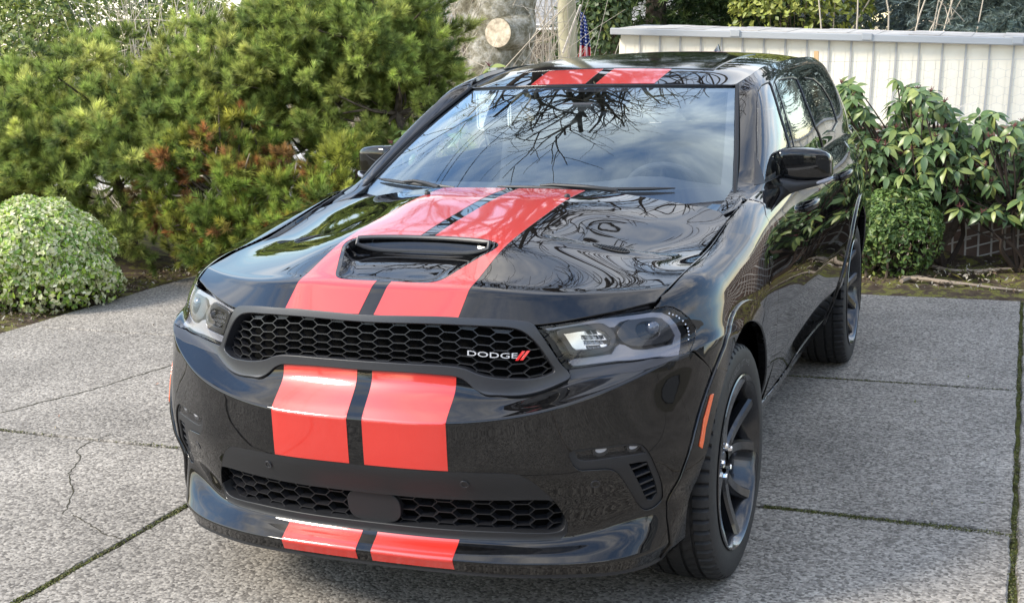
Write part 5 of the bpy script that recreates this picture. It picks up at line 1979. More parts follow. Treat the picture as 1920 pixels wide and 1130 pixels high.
def pine(name, label, blobs, seed, pal, w, brown=0.0, zmin=.12, trunks=(), needles=78):
    rng = np.random.default_rng(seed)
    root = empty(name, (blobs[0][0][0], blobs[0][0][1], 0))
    tag(root, label, 'pine shrub', 'pines beside the driveway')
    Ps, As, cid, ncl = [], [], [], 0
    for c, r, n in blobs:
        m_ = max(8, n // 9)
        Q, d = lump(rng, c, r, m_, kk=16, amp=.22, power=.30)
        tocam = unit(CAM_LOC - Q)
        k = (Q[:, 2] > zmin) & (np.einsum('ij,ij->i', d, tocam) > -.45)
        Q, d, tocam = Q[k], d[k], tocam[k]
        up = unit(d * np.array([1, 1, .6]) + np.array([0, 0, .8]) + tocam * .3 + rng.normal(0, .18, d.shape))
        for q in range(9):
            w_ = unit(up + rng.normal(0, .62, up.shape))
            Ps.append(Q + w_ * (.035 + .075 * rng.random((len(Q), 1)))); As.append(w_)
        cid.append(np.tile(np.arange(len(Q)) + ncl, 9)); ncl += len(Q)
        Q2, d2 = lump(rng, c, np.array(r) * .70, max(6, n // 10), kk=16, amp=.1, power=.3)
        Q2 = Q2[Q2[:, 2] > zmin]
        for q in range(7):
            w_ = unit(np.array([0, -.3, .6]) + rng.normal(0, .8, Q2.shape))
            Ps.append(Q2 + w_ * (.04 + .10 * rng.random((len(Q2), 1)))); As.append(w_)
        cid.append(np.tile(np.arange(len(Q2)) + ncl, 7)); ncl += len(Q2)
    P, A = np.vstack(Ps), np.vstack(As)
    cid = np.concatenate(cid)
    colc = pick(rng, ncl, pal, w, .16)
    col = colc[cid] * (1 + rng.normal(0, .10, (len(P), 1)))
    if brown > 0:
        b = (rng.random(ncl) < brown)[cid]
        col[b] = pick(rng, int(b.sum()), [(.42, .20, .08), (.48, .27, .12), (.40, .32, .10), (.44, .44, .09)], None, .15)
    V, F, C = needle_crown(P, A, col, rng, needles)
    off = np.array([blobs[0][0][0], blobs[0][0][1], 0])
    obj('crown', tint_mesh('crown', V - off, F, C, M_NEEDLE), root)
    # stems to a share of the tufts
    mb = MB()
    hubs = []
    for (bx, by), top in trunks:
        p = np.array([(bx, by, -.02), (bx + rng.normal(0, .05), by + rng.normal(0, .05), top * .4), (bx + rng.normal(0, .1), by + rng.normal(0, .1), top * .75), (bx + rng.normal(0, .15), by + rng.normal(0, .15), top)])
        mb.tube(p - off, [.06, .05, .035, .02], 7)
        hubs += [p[1], p[2], p[3], (p[1] + p[2]) / 2]
    hubs = np.array(hubs)
    for q in rng.choice(len(P), min(len(P), 150), replace=False):
        h = hubs[np.argmin(np.linalg.norm(hubs - P[q], axis=1) + np.where(hubs[:, 2] > P[q, 2] + .1, .6, 0))]
        mid = (h + P[q]) / 2 + rng.normal(0, .05, 3) - (0, 0, .04)
        mb.tube(smooth_poly(np.array([h, mid, P[q]]), False, 3) - off, np.linspace(.016, .005, 7), 5, caps=False)
    mb.build('branches', M_BARK, root)
    return root


GREEN_P = [(.360, .450, .130), (.280, .375, .110), (.440, .510, .155), (.195, .275, .090), (.530, .575, .200)]
pine('mugo_pine', 'broad dense green mugo pine filling the left background behind the variegated bush',
     [((-5.3, 5.0, .70), (1.35, 1.0, .98), 2900), ((-6.7, 4.8, .62), (1.2, 1.0, .92), 1500), ((-4.35, 5.2, .85), (.85, .8, .98), 1500)], 21, GREEN_P, [.3, .25, .22, .1, .13], trunks=[((-5.2, 5.1), 1.1), ((-4.5, 5.3), 1.2), ((-6.3, 5.0), 1.0)])
pine('mugo_pine', 'tall open mugo pine between the dying branches and the parking sign',
     [((-3.25, 5.55, 1.45), (.80, .75, .80), 1700), ((-2.95, 5.8, 1.25), (.36, .45, .62), 380), ((-3.7, 5.5, 1.35), (.7, .7, .75), 950), ((-2.9, 5.3, .75), (.6, .45, .40), 160)], 22, GREEN_P, [.26, .3, .16, .2, .08], trunks=[((-3.1, 5.6), 1.8), ((-2.75, 5.5), 1.6), ((-3.6, 5.6), 1.7)])
pine('dying_pine', 'low straggly pine with browning tufts and bare grey twigs in front of the taller pine',
     [((-4.05, 4.55, .62), (.55, .35, .58), 330), ((-3.3, 4.45, .45), (.62, .30, .34), 260), ((-3.75, 4.35, .28), (.5, .25, .22), 200), ((-2.95, 4.7, .70), (.22, .2, .34), 46)], 23,
     [(.26, .36, .08), (.36, .40, .09), (.18, .26, .065)], [.4, .35, .25], brown=.22, zmin=.05, trunks=[((-3.9, 4.8), .7), ((-3.3, 4.7), .6), ((-3.6, 4.75), .5)], needles=78)


def tuft_ball(rng, px, py, y, r, col, n=16):
    c = at_y(px, py, y)
    d = unit(rng.normal(size=(n, 3)) + (0, 0, .4))
    return c + d * r * .55, d, np.tile(col, (n, 1))


dr_ = np.random.default_rng(33)
dead = bpy.data.objects['dying_pine']
Ps, As, Cs = [], [], []
for (px, py, y, r, col) in [(578, 374, 4.35, .085, (.40, .19, .09)), (530, 300, 4.45, .10, (.42, .25, .10)), (510, 320, 4.45, .08, (.33, .28, .06)), (548, 345, 4.4, .07, (.30, .30, .06)), (360, 325, 4.35, .07, (.42, .20, .09)), (300, 415, 4.3, .08, (.38, .20, .10)),
                            (275, 390, 4.25, .09, (.34, .30, .07)), (345, 380, 4.3, .07, (.40, .22, .11)), (262, 360, 4.3, .07, (.36, .24, .10))]:
    a_, b_, c_ = tuft_ball(dr_, px, py, y, r, col)
    Ps.append(a_); As.append(b_); Cs.append(c_)
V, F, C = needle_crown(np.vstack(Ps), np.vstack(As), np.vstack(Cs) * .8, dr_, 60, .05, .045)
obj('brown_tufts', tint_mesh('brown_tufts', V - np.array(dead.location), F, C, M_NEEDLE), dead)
tw = MB()
for k in range(46):
    p = at_y(dr_.uniform(290, 600), dr_.uniform(330, 440), dr_.uniform(4.3, 4.6))
    q = p + np.array([dr_.normal(0, .16), dr_.normal(0, .05), dr_.uniform(.02, .22)])
    m_ = (p + q) / 2 + dr_.normal(0, .035, 3)
    tw.tube(smooth_poly(np.array([p, m_, q]), False, 4) - np.array(dead.location), np.linspace(.010, .004, 9), 5)
tw.build('bare_twigs', M_DRYWOOD, dead)


def leafy(name, label, cat, blobs, seed, pal, w, ln, wd, zmin=.0, grp=None, stems=True, mat=None, amp=.1, power=.25, kk=12, stem_mat=None):
    rng = np.random.default_rng(seed)
    off = np.array([blobs[0][0][0], blobs[0][0][1], 0.0])
    root = empty(name, off)
    tag(root, label, cat, grp)
    Vs, Fs, Cs, n0 = [], [], [], 0
    for c, r, n in blobs:
        P, d = lump(rng, c, r, n, kk, amp, power)
        k = P[:, 2] > zmin
        P, d = P[k], d[k]
        col = pick(rng, len(P), pal, w, .14)
        V, F, C = leaf_cloud(P - off, unit(d + (0, 0, .35)), col, rng, ln, wd)
        Vs.append(V); Fs.append(F + n0); Cs.append(C); n0 += len(V)
    obj('crown', tint_mesh('crown', np.vstack(Vs), np.vstack(Fs), np.vstack(Cs), mat or M_LEAF), root)
    if stems:
        mb = MB()
        for c, r, n in blobs:
            for k in range(26):
                e = np.array(c) + unit(rng.normal(size=3) + (0, 0, .4)) * np.array(r) * .85
                b = np.array([c[0] + rng.normal(0, .08), c[1] + rng.normal(0, .08), 0.0])
                if e[2] < .1:
                    continue
                mb.tube(smooth_poly(np.array([b, (b + e) / 2 + rng.normal(0, .05, 3), e]), False, 3) - off, np.linspace(.012, .003, 7), 5, caps=False)
        mb.build('stems', stem_mat or M_BARK, root)
    return root


leafy('variegated_bush', 'rounded cream and green variegated bush at the left edge of the driveway', 'shrub',
      [((-4.80, 3.36, .31), (.56, .56, .40), 11000), ((-4.50, 3.30, .22), (.36, .40, .27), 4800), ((-5.15, 3.2, .3), (.45, .45, .38), 3000), ((-4.62, 3.15, .45), (.28, .25, .22), 2200), ((-4.95, 3.10, .46), (.30, .28, .22), 2400), ((-4.4, 3.45, .12), (.26, .3, .16), 1500)], 41,
      [(.66, .66, .38), (.54, .60, .26), (.20, .33, .06), (.40, .54, .08), (.80, .77, .52)], [.26, .24, .18, .20, .12], .040, .028, amp=.20, power=.14, kk=30)
leafy('clipped_shrub', 'compact glossy green shrub beside the rear wheel of the car', 'shrub',
      [((.88, 5.78, .29), (.33, .36, .33), 4300), ((.72, 5.7, .2), (.2, .25, .2), 1200)], 42, [(.10, .175, .045), (.16, .24, .06), (.07, .12, .04), (.24, .30, .08)], [.4, .28, .22, .10], .046, .021, amp=.24, power=.16, kk=24)
leafy('sunlit_shrub', 'yellow green broadleaf shrub high at the top left behind the pine', 'shrub',
      [((-8.3, 7.6, 1.5), (1.7, .8, 1.0), 7500), ((-6.3, 7.9, 1.5), (1.1, .7, .75), 3600)], 43, [(.17, .22, .04), (.25, .28, .06), (.09, .13, .035), (.32, .33, .12)], [.35, .3, .25, .10], .075, .042, amp=.22, power=.35)

# ------------------------------------------------------------------ rhododendrons: whorls of large leaves
M_STEM = principled('dark_stem', (.055, .042, .034), rough=.9, spec=.1)


def rhodo_leaf(L, W_, droop, fold):
    n = 7
    V = []
    for i, t in enumerate(np.linspace(0, 1, n)):
        w = W_ * .5 * math.sin(math.pi * (.06 + .90 * t) ** .85) if 0 < i < n - 1 else W_ * .06
        x = L * t
        z = -droop * L * t * t
        V += [(x, -w, z + fold * w), (x, 0, z), (x, w, z + fold * w)]
    F = []
    for i in range(n - 1):
        for j in range(2):
            F.append((3 * i + j, 3 * i + 3 + j, 3 * i + 4 + j, 3 * i + 1 + j))
    return np.array(V), F


M_RLEAF = principled('rhododendron_leaf', (.10, .17, .06), rough=.38, spec=.45)
n_, l_, b_ = nodes(M_RLEAF)
oi = n_.new('ShaderNodeObjectInfo')
rp = n_.new('ShaderNodeValToRGB')
e = rp.color_ramp.elements
e[0].position = 0; e[0].color = (.055, .100, .036, 1); e[1].position = 1; e[1].color = (.24, .275, .075, 1)
k_ = e.new(.6); k_.color = (.105, .165, .055, 1)
l_.new(oi.outputs['Random'], rp.inputs['Fac'])
ge = n_.new('ShaderNodeNewGeometry')
mxc = n_.new('ShaderNodeMix'); mxc.data_type = 'RGBA'
l_.new(ge.outputs['Backfacing'], mxc.inputs['Factor'])
l_.new(rp.outputs['Color'], mxc.inputs['A']); mxc.inputs['B'].default_value = (.20, .25, .10, 1)
l_.new(mxc.outputs['Result'], b_.inputs['Base Color'])
LEAFS = []
for (L, W_, dp, fo) in ((.128, .056, .40, .22), (.116, .054, .6, .20), (.136, .058, .30, .24), (.104, .050, .75, .20)):
    V, F = rhodo_leaf(L, W_, dp, fo)
    LEAFS.append((V, F, mesh_data('leaf', V, F, M_RLEAF, True)))


def rhododendron(name, label, whorls, base_pts, seed, limit=300, buds=True):
    """whorls: list of 3d points (tip positions)"""
    rng = np.random.default_rng(seed)
    off = np.array([base_pts[0][0], base_pts[0][1], 0.0])
    root = empty(name, off)
    tag(root, label, 'rhododendron', 'rhododendrons around the parking space')
    placed = []
    for p in whorls:
        ax = unit(np.array([rng.normal(0, .25), -.65 + rng.normal(0, .3), 1.0]))
        B, C_ = frames(ax[None]); B, C_ = B[0], C_[0]
        n = rng.integers(7, 11)
        ph0 = rng.random() * 6.28
        for k in range(n):
            ph = ph0 + 2 * math.pi * k / n + rng.normal(0, .15)
            el = R(rng.uniform(-38, 14))
            h = math.cos(ph) * B + math.sin(ph) * C_
            X = unit(h * math.cos(el) + ax * math.sin(el))
            Y = unit(np.cross(ax, X)); Z = np.cross(X, Y)
            s = rng.uniform(.55, .92)
            M_ = np.column_stack([X * s, Y * s, Z * s])
            placed.append((np.linalg.norm(p - CAM_LOC), rng.integers(4), M_, p + X * .008))
    placed.sort(key=lambda t: t[0])
    for d, k, M_, p in placed[:limit]:
        o = obj('leaf', LEAFS[k][2], root)
        m4 = Matrix.Identity(4)
        for a in range(3):
            for b in range(3):
                m4[a][b] = M_[a][b]
            m4[a][3] = (p - off)[a]
        o.matrix_local = m4
    if len(placed) > limit:
        mb = MB()
        Vs, Fs, n0 = [], [], 0
        for d, k, M_, p in placed[limit:]:
            Vs.append(LEAFS[k][0] @ M_.T + p - off); Fs.append(np.array(LEAFS[k][1]) + n0); n0 += len(LEAFS[k][0])
        o = obj('foliage', tint_mesh('foliage', np.vstack(Vs), np.vstack(Fs), np.repeat(pick(rng, len(Vs), [(.06, .115, .04), (.11, .18, .06), (.19, .25, .075)]), [len(v) for v in Vs], axis=0), M_LEAF, True), root)
        o['kind'] = 'stuff'
    mb = MB()
    W_ = np.array(whorls)
    nodes_ = []
    for b in base_pts:
        b = np.array(b, float)
        near = W_[np.argsort(np.linalg.norm(W_[:, :2] - b[:2], axis=1))]
        for t in near[:: max(1, len(near) // 4)][:4]:
            e1 = b + (t - b) * .5 + rng.normal(0, .05, 3)
            e1[2] = max(.25, e1[2] - .10)
            m1 = (b + e1) / 2 + rng.normal(0, .05, 3)
            mb.tube(smooth_poly(np.array([b, m1, e1]), False, 5) - off, np.linspace(.022, .012, 11), 6, caps=False)
            nodes_ += [m1, e1]
    nodes_ = np.array(nodes_)
    for p in whorls:
        h = nodes_[np.argmin(np.linalg.norm(nodes_ - p, axis=1) + np.where(nodes_[:, 2] > p[2], .5, 0))]
        mid = (h + p) / 2 + rng.normal(0, .04, 3) - (0, 0, .05)
        mb.tube(smooth_poly(np.array([h, mid, p]), False, 4) - off, np.linspace(.009, .004, 9), 5, caps=False)
    mb.build('stems', M_STEM, root)
    if buds:
        sb = MB()
        for p in whorls:
            if rng.random() < .28:
                for k in range(9):
                    q = p + (0, 0, .01); e2 = q + unit(np.array([rng.normal(0, .7), rng.normal(0, .7), 1])) * rng.uniform(.02, .05)
                    sb.tube(np.array([q, (q + e2) / 2 + rng.normal(0, .004, 3), e2]) - off, [.003, .002, .0015], 4, caps=False)
        if sb.n:
            sb.build('spent_flowers', principled('spent_flower', (.16, .05, .05), rough=.8), root)['kind'] = 'stuff'
    return root


def region_whorls(rng, poly, n, y0, y1, dmin):
    poly = np.array(poly, float)
    out = []
    lo, hi = poly.min(0), poly.max(0)
    tries = 0
    while len(out) < n and tries < 20000:
        tries += 1
        q = lo + rng.random(2) * (hi - lo)
        if not inside(poly, q[None])[0]:
            continue
        if all(np.hypot(*(q - o[:2])) > dmin for o in out):
            out.append(np.array([q[0], q[1], rng.uniform(y0, y1)]))
    return [at_y(*o) for o in out]


rg = np.random.default_rng(51)
wl1 = region_whorls(rg, [(1560, 160), (1605, 155), (1640, 250), (1668, 215), (1680, 175), (1700, 160), (1745, 165), (1775, 200), (1800, 225), (1815, 260), (1800, 330), (1760, 395), (1700, 375), (1640, 365), (1590, 340), (1555, 240)], 150, 5.7, 6.25, 12)
wl1 += [at_y(*q) for q in [(1682, 150, 5.9), (1584, 165, 5.9), (1600, 185, 5.8), (1745, 175, 5.9), (1720, 170, 5.9), (1770, 195, 5.9)]]
rhododendron('rhododendron', 'leafy rhododendron right behind the rear left corner of the car', wl1, [(1.0, 6.1, 0), (1.1, 6.05, 0), (1.25, 6.2, 0)], 52)
wl2 = region_whorls(rg, [(1815, 240), (1845, 195), (1865, 200), (1875, 260), (1905, 230), (1990, 230), (2050, 300), (2050, 430), (1920, 425), (1850, 405), (1790, 390), (1800, 330)], 125, 5.8, 6.3, 13)
rhododendron('rhododendron', 'rhododendron at the right edge of the frame in front of the lattice fence', wl2, [(1.75, 6.1, 0), (1.95, 6.0, 0)], 53)
wl3 = [at_y(*q) for q in [(735, 272, 4.9), (722, 300, 4.9), (700, 355, 4.8), (660, 350, 4.8), (760, 245, 5.0), (800, 318, 4.6), (830, 300, 4.7), (862, 262, 4.7), (880, 300, 4.6), (846, 330, 4.6), (905, 322, 4.7), (815, 345, 4.6), (918, 128, 5.4), (900, 150, 5.4), (780, 290, 4.9)]]
rhododendron('rhododendron', 'small rhododendron seen past the far mirror and through the windscreen', wl3, [(-1.9, 4.9, 0), (-1.75, 5.1, 0)], 54)
# leaning mossy stem at the fence foot
st = MB()
P = np.array([at_y(1742, 482, 6.25), at_y(1765, 458, 6.2), at_y(1785, 432, 6.15), at_y(1800, 400, 6.1), at_y(1806, 370, 6.1)])
st.tube(smooth_poly(P, False, 5), np.linspace(.045, .024, 21), 8)
tag(st.build('leaning_trunk', M_BARK), 'thick bare leaning stem in front of the lattice fence', 'trunk')

leafy('dark_hedge', 'dark evergreen hedge far behind the sunlit shrub at the top left', 'hedge',
      [((-10.5, 11.5, 1.3), (2.6, .7, 1.6), 4200), ((-7.2, 12.0, 1.1), (2.0, .7, 1.3), 3000)], 44, [(.045, .075, .025), (.08, .12, .04), (.12, .16, .05)], [.5, .3, .2], .12, .07, stems=False)

dl = np.random.default_rng(17)
DP = np.column_stack([np.concatenate([dl.uniform(-4.1, -1.4, 26), dl.uniform(1.1, 2.2, 14)]), np.concatenate([dl.uniform(-1.2, 4.5, 26), dl.uniform(-.3, 4.7, 14)]), np.full(40, .006)])
V, F, C = leaf_cloud(DP, np.tile([0, 0, 1.0], (40, 1)), pick(dl, 40, [(.26, .10, .05), (.22, .16, .10), (.34, .28, .18), (.15, .16, .05)]), dl, .022, .010)
tag(obj('drive_litter', tint_mesh('drive_litter', V, F, C, attr_material('litter_tint'))), 'tiny dry leaves and bits scattered over the concrete', 'leaf litter', kind='stuff')
# ------------------------------------------------------------------ fence, netting, shed
M_SLAT = principled('fence_slat_brown', (.20, .14, .115), rough=.8, spec=.15)
add_noise(M_SLAT, 8, .3, .7, (.15, .10, .08), (.27, .19, .155))
M_LATH = principled('pale_lath', (.62, .58, .53), rough=.75, spec=.2)
fe = empty('lattice_fence', (1.4, 6.45, 0))
tag(fe, 'brown slatted fence with pale lattice strips behind the rhododendrons', 'fence')
ME_SL = MB().box((0, 0, .53), (.088, .012, 1.06)).data('slat', M_SLAT, False, None)
ME_LV = MB().box((0, 0, .53), (.014, .006, 1.04)).data('lath', M_LATH, False, None)
fx = np.arange(-.35, 4.2, .093)
for k, x in enumerate(fx):
    o = obj('slat', ME_SL, fe); o.location = (x - 1.4, .03 + .004 * (k % 2), -.03)
    o = obj('lath', ME_LV, fe); o.location = (x - 1.4 + .045, .0, 0)
ME_LD = MB().box((0, 0, 0), (1.15, .005, .010)).data('cross_lath', M_LATH, False, None)
for k in range(64):
    zc = -.55 + k * .0 + 0
for i, x in enumerate(np.arange(-.2, 4.2, 1.06)):
    for j in range(13):
        z = .02 + j * .085
        o = obj('cross_lath', ME_LD, fe)
        o.location = (x - 1.4, -.008 - .002 * (i % 2), z)
        o.rotation_euler = (0, R(-17), 0)
M_WIRE = principled('galvanised_wire', (.45, .44, .42), rough=.5, metal=.6)
net = MB()
cx, cz = .11, .085
for r_ in range(9):
    for c_ in range(46):
        x = -.6 + c_ * cx + (cx / 2 if r_ % 2 else 0); z = .92 + r_ * cz * .75
        a = (x, 6.52, z); b = (x + cx / 2, 6.52, z + cz * .25); d = (x + cx, 6.52, z); f_ = (x + cx / 2, 6.52, z + cz * .75)
        for p, q in ((a, b), (b, d), (b, f_)):
            net.tube(np.array([p, q]), .0009, 3, caps=False)
net.tube(np.array([(-.6, 6.52, 1.52), (4.6, 6.52, 1.50)]), .0016, 4)
tag(net.build('wire_netting', M_WIRE), 'thin hexagonal wire netting stretched above the lattice fence', 'netting')
sk = MB(); p = at_y(1531, 96, 6.6)
sk.box((p[0], 6.6, p[2] / 2 + .0), (.034, .034, p[2]))
tag(sk.build('wooden_stake', principled('raw_pine_wood', (.55, .36, .18), rough=.8), smooth=False), 'orange brown wooden stake standing behind the roof of the car', 'stake')

SY = 13.0
shed = empty('metal_shed', (2.0, SY, 0))
tag(shed, 'long low cream metal shed with ribbed walls and grey eaves', 'shed')
M_CREAM = principled('cream_sheet_metal', (.86, .79, .64), rough=.45, spec=.35)
add_noise(M_CREAM, 2.5, .3, .75, (.80, .73, .59), (.88, .82, .69))
M_EAVE = principled('grey_eave_metal', (.40, .41, .42), rough=.45, metal=.3)
M_ROOFS = principled('weathered_roof_sheet', (.48, .46, .43), rough=.7)
add_noise(M_ROOFS, 3, .35, .7, (.34, .32, .30), (.60, .58, .54))
xl = at_y(1152, 100, SY)[0]
pw = .268
npan = 34
zt = at_y(1152, 76, SY)[2]
mp = MB(); mp.box((0, 0, (zt - .7) / 2 + .0), (pw - .008, .03, zt + .7))
mp.box((-pw * .25, -.017, (zt - .7) / 2), (.012, .006, zt + .7)); mp.box((pw * .22, -.017, (zt - .7) / 2), (.012, .006, zt + .7))
ME_PAN = mp.data('wall_panel', M_CREAM, False, None)
ME_RIB = MB().box((0, -.025, (zt - .7) / 2), (.022, .03, zt + .7)).data('wall_rib', principled('rib_grey', (.42, .41, .39), rough=.5), False, None)  # ribs darker and greyer than the cream panels
for k in range(npan):
    o = obj('wall_panel', ME_PAN, shed); o.location = (xl + (k + .5) * pw - 2.0, 0, 0)
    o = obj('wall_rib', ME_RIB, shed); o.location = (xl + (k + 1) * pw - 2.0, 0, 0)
L = npan * pw
ev_ = MB(); ev_.box((xl + L / 2 - 2.0, -.10, zt + .045), (L + .2, .12, .085), bevel=.008)
ev_.build('eave', M_EAVE, shed, False, None)
for k in range(26):
    rb_ = MB(); w_ = .30 + .16 * ((k * 7) % 5) / 5
    rb_.box((xl + k * .36 + .2 - 2.0, .45, zt + .104 + .004 * ((k * 5) % 3)), (.355, 1.2, .016), rot=np.array(Matrix.Rotation(R(2), 3, 'X')))
    rb_.build('roof_sheet', M_ROOFS, shed, False, None)
for fx_ in (.16, .47, .80):
    bk_ = MB(); bk_.box((xl + .7 + fx_ * 5.2 - 2.0, -.17, zt + .06), (.12, .03, .085), bevel=.006)
    bk_.build('gutter_bracket', M_EAVE, shed, False, None)
bw = MB(); bw.box((xl + L / 2 - 2.0, 3.0, zt / 2 - .4), (L, .05, zt + .7)); bw.box((xl - 2.0, 1.5, zt / 2 - .4), (.03, 3.0, zt + .7)); bw.build('back_walls', M_CREAM, shed, False, None)
shed.rotation_euler = (0, R(2.8), 0)
shed.location.z = -.19

# ------------------------------------------------------------------ big bare tree with a sawn limb
M_TBARK = principled('pale_lichen_bark', (.36, .33, .28), rough=.92, spec=.1)
nz_, rp_ = add_noise(M_TBARK, 7, .34, .66, (.10, .085, .06), (.58, .55, .49), detail=14, rough=.72, bump=1.0, bump_dist=.05)
k_ = rp_.color_ramp.elements.new(.46); k_.color = (.22, .20, .14, 1)
M_TBARK2 = principled('twig_bark', (.075, .062, .050), rough=.9, spec=.1)
tree = empty('bare_tree', (-3.55, 9.4, 0))
tag(tree, 'old bare tree with a round sawn limb, standing behind the car', 'tree')
toff = np.array([-3.55, 9.4, 0.0])
tr_ = np.random.default_rng(71)
tb_ = MB()
p_ = [np.array([-3.65, 9.4, -.1]), np.array([-3.64, 9.4, .6]), np.array([-3.60, 9.4, 1.2]), np.array([-3.52, 9.4, 1.75]), np.array([-3.40, 9.38, 2.3]), np.array([-3.2, 9.3, 3.2])]
tb_.tube(smooth_poly(np.array(p_), False, 6) - toff, np.interp(np.linspace(0, 1, 31), [0, .25, .6, 1], [.46, .38, .36, .28]), 18)
pf = np.array([(-3.50, 9.4, 1.55), (-3.78, 9.45, 2.0), (-4.0, 9.5, 2.7), (-4.25, 9.5, 3.6)])
tb_.tube(smooth_poly(pf, False, 6) - toff, np.linspace(.27, .19, 19), 14)
V = np.vstack(tb_.V)
nn = np.sin(V[:, 2] * 9 + V[:, 0] * 11) * .012 + np.sin(V[:, 2] * 23 + V[:, 0] * 17 + V[:, 1] * 13) * .010
ctr = V * np.array([0, 0, 1])
dirn = unit(V * np.array([1, 1, 0]) + 1e-6)
tb_.V = [V + dirn * nn[:, None]]
tb_.build('trunk', M_TBARK, tree)
cutp = at_y(934, 62, 8.98)
ax = unit(np.array([-.10, -1.0, .05]))
lb = MB()
lb.tube(np.array([cutp - ax * .35 + (0.06, 0, .05), cutp - ax * .12, cutp]) - toff, [.24, .175, .150], 20, caps=False)
lb.build('limb_stub', M_TBARK, tree)
M_CUT = principled('sawn_wood', (.62, .50, .34), rough=.8, spec=.15)
n_, l_, b_ = nodes(M_CUT)
add_noise(M_CUT, 14, .35, .62, (.36, .28, .20), (.72, .62, .46), detail=5)
cd = MB()
a_ = np.linspace(0, 2 * math.pi, 28, endpoint=False)
Bq, Cq = frames(ax[None])
ring = .148 * (np.cos(a_)[:, None] * Bq + np.sin(a_)[:, None] * Cq)
cd.add(np.vstack([ring + ax * .004, [ax * .006]]), [(i, (i + 1) % 28, 28) for i in range(28)])
co = cd.build('sawn_face', M_CUT, tree, False, None)
co.location = cutp - toff
for f_ in co.data.polygons: f_.flip() if hasattr(f_, 'flip') else None


def grow(mb, p, d, L, r, depth, rng, droop=.0):
    n = 5
    pts = [p.copy()]
    dd = d.copy()
    for i in range(n):
        lift = .5 * max(0.0, 4.2 - pts[-1][2])
        dd = unit(dd + rng.normal(0, .17, 3) + np.array([0, 0, droop + lift]))
        pts.append(pts[-1] + dd * L / n)
    pts = np.array(pts)
    mb.tube(pts - toff, np.linspace(r, r * .55, n + 1), 6 if r > .03 else 4, caps=False)
    if depth == 0:
        return
    kids = rng.integers(3, 5)
    for k in range(kids):
        t = rng.uniform(.35, 1.0)
        q = pts[min(n, int(t * n))]
        ax_ = unit(np.cross(dd, rng.normal(size=3)))
        nd = unit(dd * rng.uniform(.5, 1.0) + ax_ * rng.uniform(.5, 1.0) + np.array([0, 0, .05]))
        grow(mb, q, nd, L * rng.uniform(.5, .78), r * rng.uniform(.42, .6), depth - 1, rng, droop)


lim = MB()
top = np.array([-3.2, 9.3, 3.2])
for (tgt, L, r) in [((2.2, 3.0, 7.6), 4.6, .13), ((-.6, 1.0, 8.6), 4.4, .09), ((-3.4, 4.4, 8.0), 3.6, .12), ((-3.0, 9.6, 8.5), 3.2, .15), ((-6.2, 9.0, 7.0), 3.0, .11), ((0.2, 10.5, 8), 3.0, .11)]:
    d = unit(np.array(tgt) - top)
    grow(lim, top + d * -.1, d, L, r, 4, tr_, -.01)
lim.build('limbs', M_TBARK2, tree)

# ------------------------------------------------------------------ utility pole, wires, flag, house
PW = at_y(1063, 60, 12.0)
up = MB(); up.tube(np.array([(PW[0], 12.0, -.2), (PW[0], 12.0, 3), (PW[0], 12.0, 8.2)]), [.115, .11, .09], 16)
M_POLE = principled('weathered_pole_wood', (.33, .30, .20), rough=.85, spec=.15)
add_noise(M_POLE, 5, .3, .7, (.25, .23, .15), (.42, .385, .27), bump=.4, bump_dist=.01)
tag(up.build('utility_pole', M_POLE), 'weathered wooden utility pole rising behind the roof of the car', 'pole')
for k, (dx, z) in enumerate(((-.35, 7.9), (.35, 7.9), (0, 7.2))):
    wr = MB()
    a0, a1 = np.array([PW[0] + dx, 12.0, z]), np.array([-7.5 + dx, -26.0, z - .2])
    t = np.linspace(0, 1, 30)[:, None]
    P = a0 + (a1 - a0) * t; P[:, 2] -= 2.2 * (t * (1 - t))[:, 0]
    wr.tube(P, .014, 4)
    tag(wr.build('power_line', M_RUBBER), ['left upper power line running overhead from the pole', 'right upper power line running overhead from the pole', 'lower power line running overhead from the pole'][k], 'wire', 'overhead power lines')
# limp flag
fl_ = empty('flag', at_y(1092, 18, 11.2))
tag(fl_, 'limp stars and stripes flag hanging beside the utility pole', 'flag')
M_FLAG = principled('flag_cloth', (.6, .6, .6), rough=.8, spec=.1)
n_, l_, b_ = nodes(M_FLAG)
uvn = n_.new('ShaderNodeAttribute'); uvn.attribute_name = 'cloth'
sx = n_.new('ShaderNodeSeparateColor'); l_.new(uvn.outputs['Color'], sx.inputs['Color'])
def mth(op, a, b=None, c=None):
    k = n_.new('ShaderNodeMath'); k.operation = op
    for i, v in enumerate((a, b, c)):
        if v is None: continue
        if isinstance(v, (int, float)): k.inputs[i].default_value = v
        else: l_.new(v, k.inputs[i])
    return k.outputs[0]
s1 = mth('MULTIPLY', sx.outputs[0], 6.5); s2 = mth('FRACT', s1); red = mth('LESS_THAN', s2, .5)
can = mth('MULTIPLY', mth('LESS_THAN', sx.outputs[1], .56), mth('LESS_THAN', sx.outputs[0], 1.1))
st1 = mth('FRACT', mth('MULTIPLY', sx.outputs[0], 9.0)); st2 = mth('FRACT', mth('MULTIPLY', sx.outputs[1], 16.0))
dst = mth('ADD', mth('POWER', mth('SUBTRACT', st1, .5), 2.0), mth('POWER', mth('SUBTRACT', st2, .5), 2.0))
star = mth('LESS_THAN', dst, .055)
m1 = n_.new('ShaderNodeMix'); m1.data_type = 'RGBA'; m1.inputs['A'].default_value = (.80, .79, .76, 1); m1.inputs['B'].default_value = (.55, .03, .05, 1); l_.new(red, m1.inputs['Factor'])
m2 = n_.new('ShaderNodeMix'); m2.data_type = 'RGBA'; m2.inputs['A'].default_value = (.03, .05, .20, 1); m2.inputs['B'].default_value = (.80, .80, .80, 1); l_.new(star, m2.inputs['Factor'])
